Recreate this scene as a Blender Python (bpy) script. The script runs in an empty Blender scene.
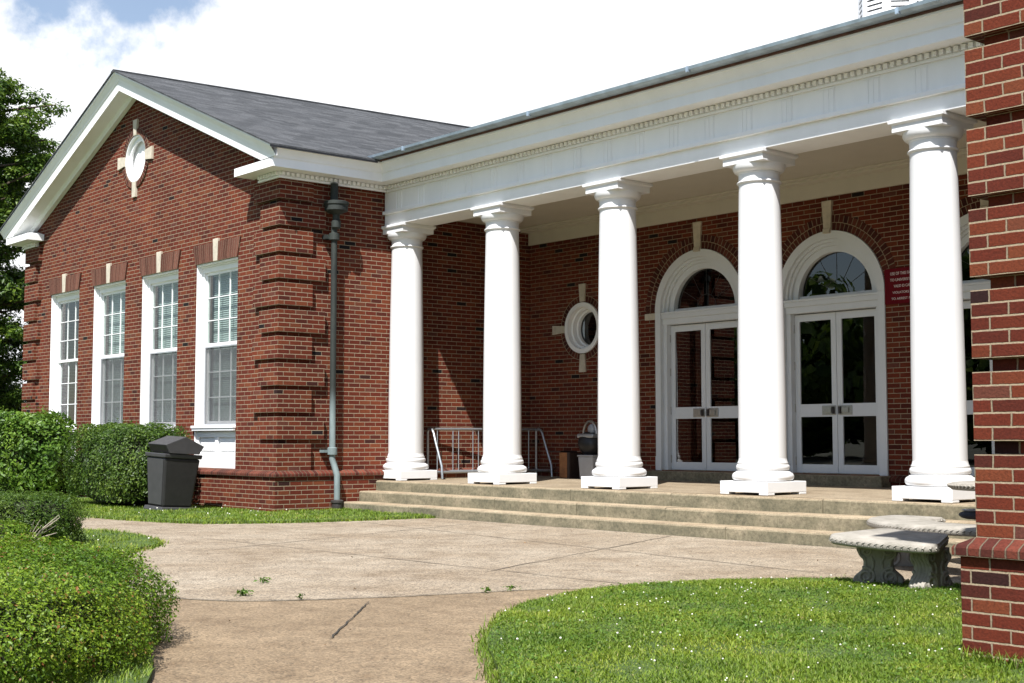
import bpy, bmesh, math, random
import numpy as np
from mathutils import Vector, Matrix
from mathutils.geometry import tessellate_polygon
R = math.radians
random.seed(7)
rng = np.random.default_rng(11)
scn = bpy.context.scene
col = scn.collection

# ------------------------------------------------------------------ camera
CX, CY, CZ = 17.8084, -10.4561, 1.1142
YAW, PITCH, FOC = 0.8686, 0.0714, 1357.1
cd = bpy.data.cameras.new('camera')
cam = bpy.data.objects.new('camera', cd); col.objects.link(cam)
cam.location = (CX, CY, CZ)
cam.rotation_euler = (math.pi/2 + PITCH, 0, YAW)
cd.sensor_width = 36; cd.lens = FOC/1024*36
cd.clip_start = 0.05; cd.clip_end = 2000
scn.camera = cam

# ------------------------------------------------------------------ light
SUN = Vector((0.66, -1.0, 1.74)).normalized()
EL = math.asin(SUN.z); AZ = math.atan2(SUN.x, SUN.y)
w = bpy.data.worlds.new('World'); scn.world = w; w.use_nodes = True
nt = w.node_tree; N = nt.nodes; L = nt.links
bg = N['Background']
sky = N.new('ShaderNodeTexSky'); sky.sky_type = 'NISHITA'; sky.sun_disc = False
sky.sun_elevation = EL; sky.sun_rotation = AZ
sky.air_density = 1.0; sky.dust_density = 0.6; sky.ozone_density = 1.0
tc = N.new('ShaderNodeTexCoord')
def wn(op, a, b=None, c=None):
    n = N.new('ShaderNodeMath'); n.operation = op
    for i, v in enumerate((a, b, c)):
        if v is None: continue
        if isinstance(v, (int, float)): n.inputs[i].default_value = v
        else: L.new(v, n.inputs[i])
    return n.outputs[0]
noi = N.new('ShaderNodeTexNoise'); noi.inputs['Scale'].default_value = 13.0
noi.inputs['Detail'].default_value = 9; noi.inputs['Roughness'].default_value = 0.58
L.new(tc.outputs['Generated'], noi.inputs['Vector'])
# a gap of blue sky high on the left, cloud banks elsewhere low over the horizon
vd = N.new('ShaderNodeVectorMath'); vd.operation = 'DOT_PRODUCT'
L.new(tc.outputs['Generated'], vd.inputs[0])
def ray(x, y):
    fw = Vector((-math.sin(YAW)*math.cos(PITCH), math.cos(YAW)*math.cos(PITCH), math.sin(PITCH)))
    rt = Vector((math.cos(YAW), math.sin(YAW), 0)); up = rt.cross(fw)
    return (fw + rt*(x-512)/FOC - up*(y-341.5)/FOC)
gap = ray(95, -88).normalized()
vd.inputs[1].default_value = gap
ang = wn('ARCCOSINE', vd.outputs['Value'])
e1 = wn('MULTIPLY_ADD', ang, 9.5, -0.76)
sepz = N.new('ShaderNodeSeparateXYZ'); L.new(tc.outputs['Generated'], sepz.inputs[0])
up = wn('MAXIMUM', wn('SUBTRACT', sepz.outputs['Z'], 0.55), 0.0)
e2 = wn('MULTIPLY', up, 3.0)
cov = wn('ADD', wn('MINIMUM', e1, 0.42), wn('MULTIPLY', wn('SUBTRACT', noi.outputs['Fac'], 0.5), 1.5))
cov = wn('SUBTRACT', cov, e2)
vf = N.new('ShaderNodeVectorMath'); vf.operation = 'DOT_PRODUCT'; L.new(tc.outputs['Generated'], vf.inputs[0])
vf.inputs[1].default_value = (-math.sin(YAW), math.cos(YAW), 0.12)      # the cloud bank stands behind the building
cov = wn('SUBTRACT', cov, wn('MULTIPLY', wn('MAXIMUM', wn('SUBTRACT', 0.74, vf.outputs['Value']), 0.0), 4.0))
mr = N.new('ShaderNodeMapRange'); mr.interpolation_type = 'SMOOTHSTEP'
mr.inputs['To Min'].default_value = 0.12; mr.inputs['From Min'].default_value = -0.12; mr.inputs['From Max'].default_value = 0.16
L.new(cov, mr.inputs['Value'])
noi2 = N.new('ShaderNodeTexNoise'); noi2.inputs['Scale'].default_value = 7; noi2.inputs['Detail'].default_value = 6
L.new(tc.outputs['Generated'], noi2.inputs['Vector'])
cr = N.new('ShaderNodeMix'); cr.data_type = 'RGBA'
cr.inputs['A'].default_value = (6.6, 6.9, 7.5, 1); cr.inputs['B'].default_value = (15., 15., 15., 1)
L.new(noi2.outputs['Fac'], cr.inputs['Factor'])
mx = N.new('ShaderNodeMix'); mx.data_type = 'RGBA'
L.new(mr.outputs['Result'], mx.inputs['Factor'])
sc2 = N.new('ShaderNodeVectorMath'); sc2.operation = 'SCALE'; sc2.inputs['Scale'].default_value = 1.45
L.new(sky.outputs['Color'], sc2.inputs[0])
L.new(sc2.outputs[0], mx.inputs['A']); L.new(cr.outputs['Result'], mx.inputs['B'])
L.new(mx.outputs['Result'], bg.inputs['Color'])
bg.inputs['Strength'].default_value = 0.06

sd = bpy.data.lights.new('sun', 'SUN'); sd.energy = 5.0; sd.angle = R(0.5); sd.color = (1.0, 0.975, 0.94)
so = bpy.data.objects.new('sun', sd); col.objects.link(so)
so.rotation_euler = SUN.to_track_quat('Z', 'Y').to_euler()
so.location = SUN*60

vs = scn.view_settings
vs.view_transform = 'Standard'; vs.look = 'None'; vs.exposure = 0.88; vs.gamma = 1.0; vs.use_curve_mapping = False
scn.cycles.max_bounces = 8; scn.cycles.transparent_max_bounces = 24
scn.cycles.sample_clamp_indirect = 6

# ------------------------------------------------------------------ materials
class MT:
    def __init__(s, name, rough=0.6, color=(.5,.5,.5)):
        s.m = bpy.data.materials.new(name); s.m.use_nodes = True
        s.nt = s.m.node_tree; s.N = s.nt.nodes; s.L = s.nt.links
        s.b = s.N['Principled BSDF']; s.b.inputs['Roughness'].default_value = rough
        s.b.inputs['Base Color'].default_value = (*color, 1)
    def put(s, inp, v):
        if isinstance(v, (int, float)): inp.default_value = v
        elif isinstance(v, tuple): inp.default_value = v if len(v) != 3 or inp.type == 'VECTOR' else (*v, 1)
        else: s.L.new(v, inp)
    def math(s, op, a, b=None, c=None, clamp=False):
        n = s.N.new('ShaderNodeMath'); n.operation = op; n.use_clamp = clamp
        for i, v in enumerate((a, b, c)):
            if v is not None: s.put(n.inputs[i], v)
        return n.outputs[0]
    def noise(s, scale, detail=4, rough=.55, vec=None, stretch=None):
        n = s.N.new('ShaderNodeTexNoise'); n.inputs['Scale'].default_value = scale
        n.inputs['Detail'].default_value = detail; n.inputs['Roughness'].default_value = rough
        v = vec if vec is not None else s.obj()
        if stretch:
            mp = s.N.new('ShaderNodeMapping'); mp.inputs['Scale'].default_value = stretch
            s.L.new(v, mp.inputs[0]); v = mp.outputs[0]
        s.L.new(v, n.inputs['Vector']); return n.outputs['Fac']
    def vor(s, scale, feature='F1', out='Distance', vec=None):
        n = s.N.new('ShaderNodeTexVoronoi'); n.feature = feature; n.inputs['Scale'].default_value = scale
        s.L.new(vec if vec is not None else s.obj(), n.inputs['Vector']); return n.outputs[out]
    def obj(s):
        if not hasattr(s, '_g'):
            s._g = s.N.new('ShaderNodeTexCoord')
        return s._g.outputs['Object']
    def uv(s):
        s.obj(); return s._g.outputs['UV']
    def ramp(s, fac, stops, interp='LINEAR'):
        n = s.N.new('ShaderNodeValToRGB'); e = n.color_ramp.elements; n.color_ramp.interpolation = interp
        while len(e) > 1: e.remove(e[-1])
        e[0].position = stops[0][0]; e[0].color = (*stops[0][1], 1)
        for p, c in stops[1:]:
            k = e.new(p); k.color = (*c, 1)
        s.L.new(fac, n.inputs[0]); return n.outputs[0]
    def mix(s, f, a, b, mode='MIX'):
        n = s.N.new('ShaderNodeMix'); n.data_type = 'RGBA'; n.blend_type = mode
        s.put(n.inputs['Factor'], f); s.put(n.inputs['A'], a); s.put(n.inputs['B'], b)
        return n.outputs['Result']
    def rng(s, v, a, b, c=0., d=1., smooth=True):
        n = s.N.new('ShaderNodeMapRange')
        if smooth: n.interpolation_type = 'SMOOTHSTEP'
        for k, q in zip(('From Min', 'From Max', 'To Min', 'To Max'), (a, b, c, d)): n.inputs[k].default_value = q
        s.put(n.inputs['Value'], v); return n.outputs['Result']
    def bump(s, h, strength=.5, dist=.01):
        n = s.N.new('ShaderNodeBump'); n.inputs['Strength'].default_value = strength; n.inputs['Distance'].default_value = dist
        s.L.new(h, n.inputs['Height']); s.L.new(n.outputs[0], s.b.inputs['Normal'])
    def island(s):
        return s.N.new('ShaderNodeNewGeometry').outputs['Random Per Island']
    def base(s, c): s.put(s.b.inputs['Base Color'], c)

REDS = [(0.0, (.010,.007,.008)), (.006, (.012,.008,.009)), (.011, (.064,.015,.010)), (.10, (.094,.0185,.0105)), (.45, (.118,.022,.0108)),
        (.80, (.140,.030,.013)), (.95, (.158,.044,.019)), (1.0, (.105,.036,.026))]
def brick_mat(name, bw=.2033, bh=.0677, off=.5, mort=.0049, reds=REDS, mcol=(.34,.265,.18), grime=.4):
    m = MT(name, .9); m.b.inputs['Specular IOR Level'].default_value = .2
    sp = m.N.new('ShaderNodeSeparateXYZ'); m.L.new(m.uv(), sp.inputs[0])
    wob = m.noise(22, 2); wob2 = m.math('MULTIPLY_ADD', wob, .009, -.0045)
    u = m.math('ADD', sp.outputs[0], wob2); v = m.math('ADD', sp.outputs[1], m.math('MULTIPLY', wob2, .6))
    vr = m.math('DIVIDE', v, bh); row = m.math('FLOOR', vr)
    par = m.math('FLOORED_MODULO', row, 2.0)
    ur = m.math('ADD', m.math('DIVIDE', u, bw), m.math('MULTIPLY', par, off))
    cl = m.math('FLOOR', ur)
    fu = m.math('FRACT', ur); fv = m.math('FRACT', vr)
    du = m.math('MULTIPLY', m.math('MINIMUM', fu, m.math('SUBTRACT', 1., fu)), bw)
    dv = m.math('MULTIPLY', m.math('MINIMUM', fv, m.math('SUBTRACT', 1., fv)), bh)
    d = m.math('MINIMUM', du, dv)
    d = m.math('ADD', d, m.math('MULTIPLY_ADD', m.noise(130, 5, .75), .0062, -.0031))
    mask = m.rng(d, mort-.0012, mort+.0012); head = m.math('LESS_THAN', du, dv)
    cb = m.N.new('ShaderNodeCombineXYZ'); m.L.new(cl, cb.inputs[0]); m.L.new(row, cb.inputs[1])
    wnz = m.N.new('ShaderNodeTexWhiteNoise'); wnz.noise_dimensions = '2D'; m.L.new(cb.outputs[0], wnz.inputs['Vector'])
    c = m.ramp(wnz.outputs['Value'], reds)
    fine = m.noise(70, 5, .7)
    c = m.mix(1., c, m.ramp(fine, [(.25, (.55,.55,.57)), (.5, (1.,1.,1.)), (.78, (1.42,1.36,1.34))]), 'MULTIPLY')
    big = m.noise(.9, 4)
    c = m.mix(1., c, m.ramp(big, [(.3, (1-grime*.7,)*3), (.7, (1.12,1.1,1.08))]), 'MULTIPLY')
    mc = m.mix(m.noise(35, 3), tuple(x*.75 for x in mcol), tuple(min(1, x*1.2) for x in mcol))
    mc = m.mix(m.math('MULTIPLY', head, .45), mc, tuple(x*.45 for x in mcol))
    # pale efflorescence blooms here and there
    ef = m.math('MULTIPLY', m.rng(m.noise(1.6, 5, .7), .66, .8), .35)
    c = m.mix(ef, c, (.30,.22,.18))
    m.base(m.mix(mask, mc, c))
    h = m.math('ADD', m.math('MULTIPLY', mask, 1.0), m.math('MULTIPLY', fine, .55))
    m.bump(h, .9, .009)
    return m.m
M = {}
M['brick'] = brick_mat('brick_wall')
M['rowlock'] = brick_mat('brick_rowlock', .0677, .12, 0, reds=[(0,(.06,.016,.012)),(.5,(.11,.026,.016)),(1,(.15,.045,.028))], mcol=(.17,.125,.085))
M['soldier'] = brick_mat('brick_soldier', .0677, .36, 0, mort=.0036, reds=[(0,(.085,.032,.021)),(.5,(.122,.048,.033)),(1,(.165,.070,.048))], mcol=(.34,.24,.17))
M['archbrick'] = brick_mat('brick_arch', .070, .11, .5, reds=[(0,(.04,.010,.009)),(.5,(.078,.018,.012)),(1,(.12,.036,.022))])

def simple(name, colr, rough=.5, var=.08, scale=6, bumpd=.0, metal=0., spec=None, bscale=60):
    m = MT(name, rough, colr)
    n = m.noise(scale, 5, .6)
    lo = tuple(max(0, x*(1-var)) for x in colr); hi = tuple(min(1, x*(1+var)) for x in colr)
    m.base(m.ramp(n, [(.3, lo), (.7, hi)]))
    m.b.inputs['Metallic'].default_value = metal
    if spec is not None: m.b.inputs['Specular IOR Level'].default_value = spec
    if bumpd: m.bump(m.noise(bscale, 4), .6, bumpd)
    return m.m
def white_paint(name, base=.80, tint=(1,1,1)):
    m = MT(name, .45)
    dirt = m.noise(2.2, 6, .65, stretch=(1, 1, .35)); fine = m.noise(26, 4)
    c = m.ramp(dirt, [(.25, tuple(base*.93*t for t in tint)), (.55, tuple(base*t for t in tint)), (.8, tuple(min(1, base*1.04)*t for t in tint))])
    chips = m.rng(m.noise(38, 5, .7), .70, .74)
    c = m.mix(m.math('MULTIPLY', chips, .22), c, (.52,.48,.42))
    m.base(c); m.bump(fine, .25, .002); return m.m
M['white'] = white_paint('white_painted_wood', .86)
M['column'] = white_paint('white_column_paint', .72)
M['stone'] = simple('keystone_limestone', (.50,.45,.36), .85, .14, 12, .003)
M['board'] = white_paint('bounce_tinted_ceiling_paint', .58, (1,.93,.79))  # warm tint paints the ground's bounce light into the ceiling colour

def shingles():
    m = MT('asphalt_shingles', .9)
    sp = m.N.new('ShaderNodeSeparateXYZ'); m.L.new(m.uv(), sp.inputs[0])
    vr = m.math('DIVIDE', sp.outputs[1], .14); row = m.math('FLOOR', vr)
    ur = m.math('ADD', m.math('DIVIDE', sp.outputs[0], .3), m.math('MULTIPLY', row, .37)); cl = m.math('FLOOR', ur)
    cb = m.N.new('ShaderNodeCombineXYZ'); m.L.new(cl, cb.inputs[0]); m.L.new(row, cb.inputs[1])
    wnz = m.N.new('ShaderNodeTexWhiteNoise'); wnz.noise_dimensions = '2D'; m.L.new(cb.outputs[0], wnz.inputs['Vector'])
    c = m.ramp(wnz.outputs['Value'], [(0, (.026,.028,.031)), (.5, (.042,.044,.048)), (1, (.064,.066,.070))])
    c = m.mix(1., c, m.ramp(m.noise(2, 5), [(.3, (.85,)*3), (.7, (1.15,)*3)]), 'MULTIPLY')
    c = m.mix(1., c, m.ramp(m.noise(24, 8, .85), [(.32, (.35,)*3), (.5, (1.,)*3), (.68, (1.75,)*3)]), 'MULTIPLY')
    m.base(c); m.bump(m.math('FRACT', vr), .6, .012); return m.m
M['shingle'] = shingles()
M['gutter'] = simple('weathered_sky_tinted_gutter', (.34,.42,.50), .4, .25, 5, .002, .35)  # bluish metal; reflected sky is put into its base colour
M['redbrown'] = simple('red_brown_drip_edge', (.09,.035,.025), .7, .4, 9)  # dark red-brown strip under the gutter
M['darkedge'] = simple('dark_drip_edge', (.03,.03,.034), .6, .3, 8)
def pipe_mat():
    m = MT('verdigris_pipe', .75)
    n = m.noise(5, 6, .7, stretch=(1,1,.4)); 
    sp = m.N.new('ShaderNodeSeparateXYZ'); m.L.new(m.obj(), sp.inputs[0])
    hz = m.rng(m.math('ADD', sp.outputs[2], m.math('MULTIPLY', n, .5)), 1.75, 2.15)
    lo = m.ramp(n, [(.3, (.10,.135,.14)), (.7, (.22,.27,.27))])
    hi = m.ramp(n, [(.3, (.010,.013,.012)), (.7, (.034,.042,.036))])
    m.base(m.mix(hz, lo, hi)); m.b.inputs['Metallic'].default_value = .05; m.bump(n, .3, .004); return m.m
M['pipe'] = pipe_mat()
M['iron'] = simple('dark_cast_iron', (.035,.03,.028), .6, .4, 14, .002)
M['galv'] = simple('galvanised_tube', (.42,.45,.48), .38, .12, 20, 0, .75)
M['darkbox'] = simple('dark_interior', (.02,.02,.02), .9)
M['roomwall'] = simple('dim_interior_wall', (.10,.09,.08), .9)

def glass_mat(name, tint=(.75,.82,.8), ior=1.5, boost=1.0, rough=0.0):
    m = bpy.data.materials.new(name); m.use_nodes = True; nt = m.node_tree; n = nt.nodes; n.remove(n['Principled BSDF'])
    tr = n.new('ShaderNodeBsdfTransparent'); tr.inputs[0].default_value = (*tint, 1)
    gl = n.new('ShaderNodeBsdfGlossy'); gl.inputs['Roughness'].default_value = rough
    fr = n.new('ShaderNodeFresnel'); fr.inputs[0].default_value = ior
    mm = n.new('ShaderNodeMath'); mm.operation = 'MULTIPLY'; mm.inputs[1].default_value = boost; mm.use_clamp = True
    nz = n.new('ShaderNodeTexNoise'); nz.inputs['Scale'].default_value = 1.3
    t = n.new('ShaderNodeTexCoord'); nt.links.new(t.outputs['Object'], nz.inputs['Vector'])
    bp = n.new('ShaderNodeBump'); bp.inputs['Strength'].default_value = .02; bp.inputs['Distance'].default_value = .03
    nt.links.new(nz.outputs['Fac'], bp.inputs['Height']); nt.links.new(bp.outputs[0], gl.inputs['Normal'])
    mx = n.new('ShaderNodeMixShader')
    geo = n.new('ShaderNodeNewGeometry'); ft = n.new('ShaderNodeMath'); ft.operation = 'SUBTRACT'; ft.inputs[0].default_value = 1
    m3 = n.new('ShaderNodeMath'); m3.operation = 'MULTIPLY'
    nt.links.new(geo.outputs['Backfacing'], ft.inputs[1])          # the inner face of the pane adds no mirror of its own
    nt.links.new(fr.outputs[0], mm.inputs[0]); nt.links.new(mm.outputs[0], m3.inputs[0]); nt.links.new(ft.outputs[0], m3.inputs[1]); nt.links.new(m3.outputs[0], mx.inputs[0])
    nt.links.new(tr.outputs[0], mx.inputs[1]); nt.links.new(gl.outputs[0], mx.inputs[2])
    nt.links.new(mx.outputs[0], n['Material Output'].inputs[0]); return m
M['glass'] = glass_mat('window_glass', (.88,.92,.90), 1.5, 1.4)
M['doorglass'] = glass_mat('tinted_door_glass', (.30,.32,.32), 1.5, 2.2)
def screen_mat():
    m = bpy.data.materials.new('insect_screen'); m.use_nodes = True; nt = m.node_tree; n = nt.nodes; b = n['Principled BSDF']
    b.inputs['Base Color'].default_value = (.12,.125,.13,1); b.inputs['Roughness'].default_value = .7
    tr = n.new('ShaderNodeBsdfTransparent'); mx = n.new('ShaderNodeMixShader'); mx.inputs[0].default_value = .32
    nt.links.new(tr.outputs[0], mx.inputs[1]); nt.links.new(b.outputs[0], mx.inputs[2])
    nt.links.new(mx.outputs[0], n['Material Output'].inputs[0]); return m
M['screen'] = screen_mat()
M['blind'] = simple('blind_slats', (.42,.46,.46), .6, .06)
M['blackout'] = simple('dark_curtain', (.05,.05,.05), .9)
M['doorframe'] = white_paint('door_white_aluminium', .70, (.93,.97,1.0))
M['steel'] = simple('brushed_door_hardware', (.42,.41,.39), .35, .15, 30, 0, .9)
M['blackplastic'] = simple('black_plastic', (.012,.012,.013), .45)
M['wood'] = simple('stained_wood', (.26,.105,.035), .55, .35, 9)
M['darkwood'] = simple('dark_stained_wood', (.03,.018,.014), .6, .3, 9)
M['greyplastic'] = simple('pale_grey_plastic', (.34,.35,.37), .5, .08)
M['red'] = simple('red_sign_enamel', (.125,.006,.012), .8, .15, 5, 0, 0, .1)
M['signwhite'] = simple('sign_lettering_white', (.72,.66,.62), .5, .05)
M['fabric'] = simple('dark_navy_fabric', (.028,.03,.042), .85, .3, 14, .003)

def concrete(name, lo, hi, speck=.5, jl=None):
    m = MT(name, .9)
    g = m.noise(.7, 6, .65); p = m.noise(3.5, 6, .7); f = m.noise(120, 3, .7)
    c = m.ramp(g, [(.32, lo), (.68, hi)])
    c = m.mix(1., c, m.ramp(p, [(.28, (.66,.61,.56)), (.5, (1,1,1)), (.74, (1.22,1.23,1.24))]), 'MULTIPLY')
    v = m.vor(95, out='Color')
    bw = m.N.new('ShaderNodeRGBToBW'); m.L.new(v, bw.inputs[0])
    c = m.mix(1., c, m.ramp(bw.outputs[0], [(.1, (1-speck*.75,)*3), (.5, (1,)*3), (.9, (1+speck*.5,)*3)]), 'MULTIPLY')
    st = m.rng(m.noise(1.1, 7, .75, stretch=(1, 1.6, 1)), .60, .72)
    c = m.mix(m.math('MULTIPLY', st, .5), c, tuple(x*.42 for x in lo))
    m.base(c)
    m.bump(m.math('ADD', f, m.math('MULTIPLY', bw.outputs[0], .6)), .5, .004); return m
mm_ = concrete('plaza_concrete', (.205,.154,.100), (.305,.255,.190), .95); M['plaza'] = mm_.m
mm_ = concrete('walk_aggregate', (.160,.112,.064), (.235,.172,.106), .75); M['walk'] = mm_.m
def step_mat():
    m = concrete('step_concrete', (.25,.19,.12), (.34,.27,.18), .5)
    # green-black weathering on the upright faces
    geo = m.N.new('ShaderNodeNewGeometry'); sp = m.N.new('ShaderNodeSeparateXYZ'); m.L.new(geo.outputs['Normal'], sp.inputs[0])
    up = m.rng(sp.outputs[2], .3, .8)
    old = m.b.inputs['Base Color'].links[0].from_socket
    n = m.noise(1.7, 7, .7, stretch=(1,1,1.6)); n2 = m.noise(24, 6, .8)
    stain = m.mix(1., m.ramp(n, [(.3, (.085,.082,.052)), (.5, (.175,.155,.10)), (.7, (.29,.245,.165))]), m.ramp(n2, [(.3, (.42,.42,.42)), (.5, (.95,)*3), (.7, (1.35,)*3)]), 'MULTIPLY')
    m.base(m.mix(up, stain, old)); return m.m
M['step'] = step_mat()
M['terrace'] = concrete('terrace_concrete', (.215,.165,.105), (.28,.225,.155), .5).m
def cast_stone():
    m = MT('weathered_cast_stone', .9)
    n = m.noise(5, 7, .7); f = m.noise(90, 4, .7)
    c = m.ramp(n, [(.3, (.20,.185,.155)), (.55, (.31,.285,.245)), (.75, (.40,.37,.325))])
    blotch = m.rng(m.noise(14, 5, .7), .56, .7); c = m.mix(m.math('MULTIPLY', blotch, .4), c, (.10,.10,.08))  # dark blotches scattered at random over the stone
    m.base(c); m.bump(f, .5, .004); return m.m
M['cast'] = cast_stone()

def leaf_mat(name, stops, trans=.35, rough=.45, big=1.5):
    m = MT(name, rough)
    r = m.island(); g = m.noise(big, 3)
    c = m.ramp(r, stops)
    c = m.mix(1., c, m.ramp(g, [(.32, (.66,.76,.72)), (.5, (1,1,1)), (.68, (1.32,1.16,1.05))]), 'MULTIPLY')
    m.base(c); m.b.inputs['Specular IOR Level'].default_value = .35
    tl = m.N.new('ShaderNodeBsdfTranslucent'); m.L.new(c, tl.inputs[0])
    ms = m.N.new('ShaderNodeMixShader'); ms.inputs[0].default_value = trans
    m.L.new(m.b.outputs[0], ms.inputs[1]); m.L.new(tl.outputs[0], ms.inputs[2])
    m.L.new(ms.outputs[0], m.N['Material Output'].inputs[0]); return m.m
M['box_leaf'] = leaf_mat('boxwood_leaf', [(0, (.040,.085,.006)), (.35, (.088,.170,.009)), (.72, (.150,.250,.016)), (.95, (.20,.29,.03)), (.98, (.22,.11,.04)), (1, (.20,.09,.03))])
M['dark_leaf'] = leaf_mat('holly_leaf', [(0, (.028,.060,.008)), (.5, (.060,.115,.014)), (1, (.12,.19,.025))])
M['laurel_leaf'] = leaf_mat('laurel_leaf', [(0, (.045,.10,.010)), (.5, (.085,.17,.018)), (1, (.15,.25,.03))])
M['yew_leaf'] = leaf_mat('yew_leaf', [(0, (.030,.065,.008)), (.5, (.060,.115,.012)), (1, (.11,.18,.02))])
M['tree_leaf'] = leaf_mat('tree_leaf', [(0, (.032,.070,.009)), (.5, (.070,.130,.014)), (1, (.15,.225,.025))])
M['grass'] = leaf_mat('grass_blade', [(0, (.085,.150,.011)), (.5, (.155,.240,.019)), (.85, (.215,.300,.032)), (.96, (.27,.31,.07)), (1, (.36,.32,.15))], .4, .5)
M['flower'] = simple('clover_flower', (.72,.70,.62), .8)
M['twig'] = simple('bare_twig', (.34,.29,.23), .9, .3, 20)
M['bark'] = simple('tree_bark', (.09,.065,.045), .95, .4, 12, .02, bscale=20)
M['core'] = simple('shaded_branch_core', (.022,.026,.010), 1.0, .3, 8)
def soil():
    m = MT('lawn_soil', 1.)
    n = m.noise(1.2, 6, .7); f = m.noise(60, 5, .7)
    c = m.ramp(n, [(.3, (.045,.085,.014)), (.7, (.085,.14,.022))])
    m.base(m.mix(1., c, m.ramp(f, [(.3, (.55,.5,.45)), (.7, (1.25,)*3)]), 'MULTIPLY')); m.bump(f, .8, .02); return m.m
M['soil'] = soil()
M['earth'] = simple('worn_ground', (.115,.115,.085), 1., .3, .15, .01)
M['crackfill'] = simple('crack_dark', (.03,.026,.02), 1.0)

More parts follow.
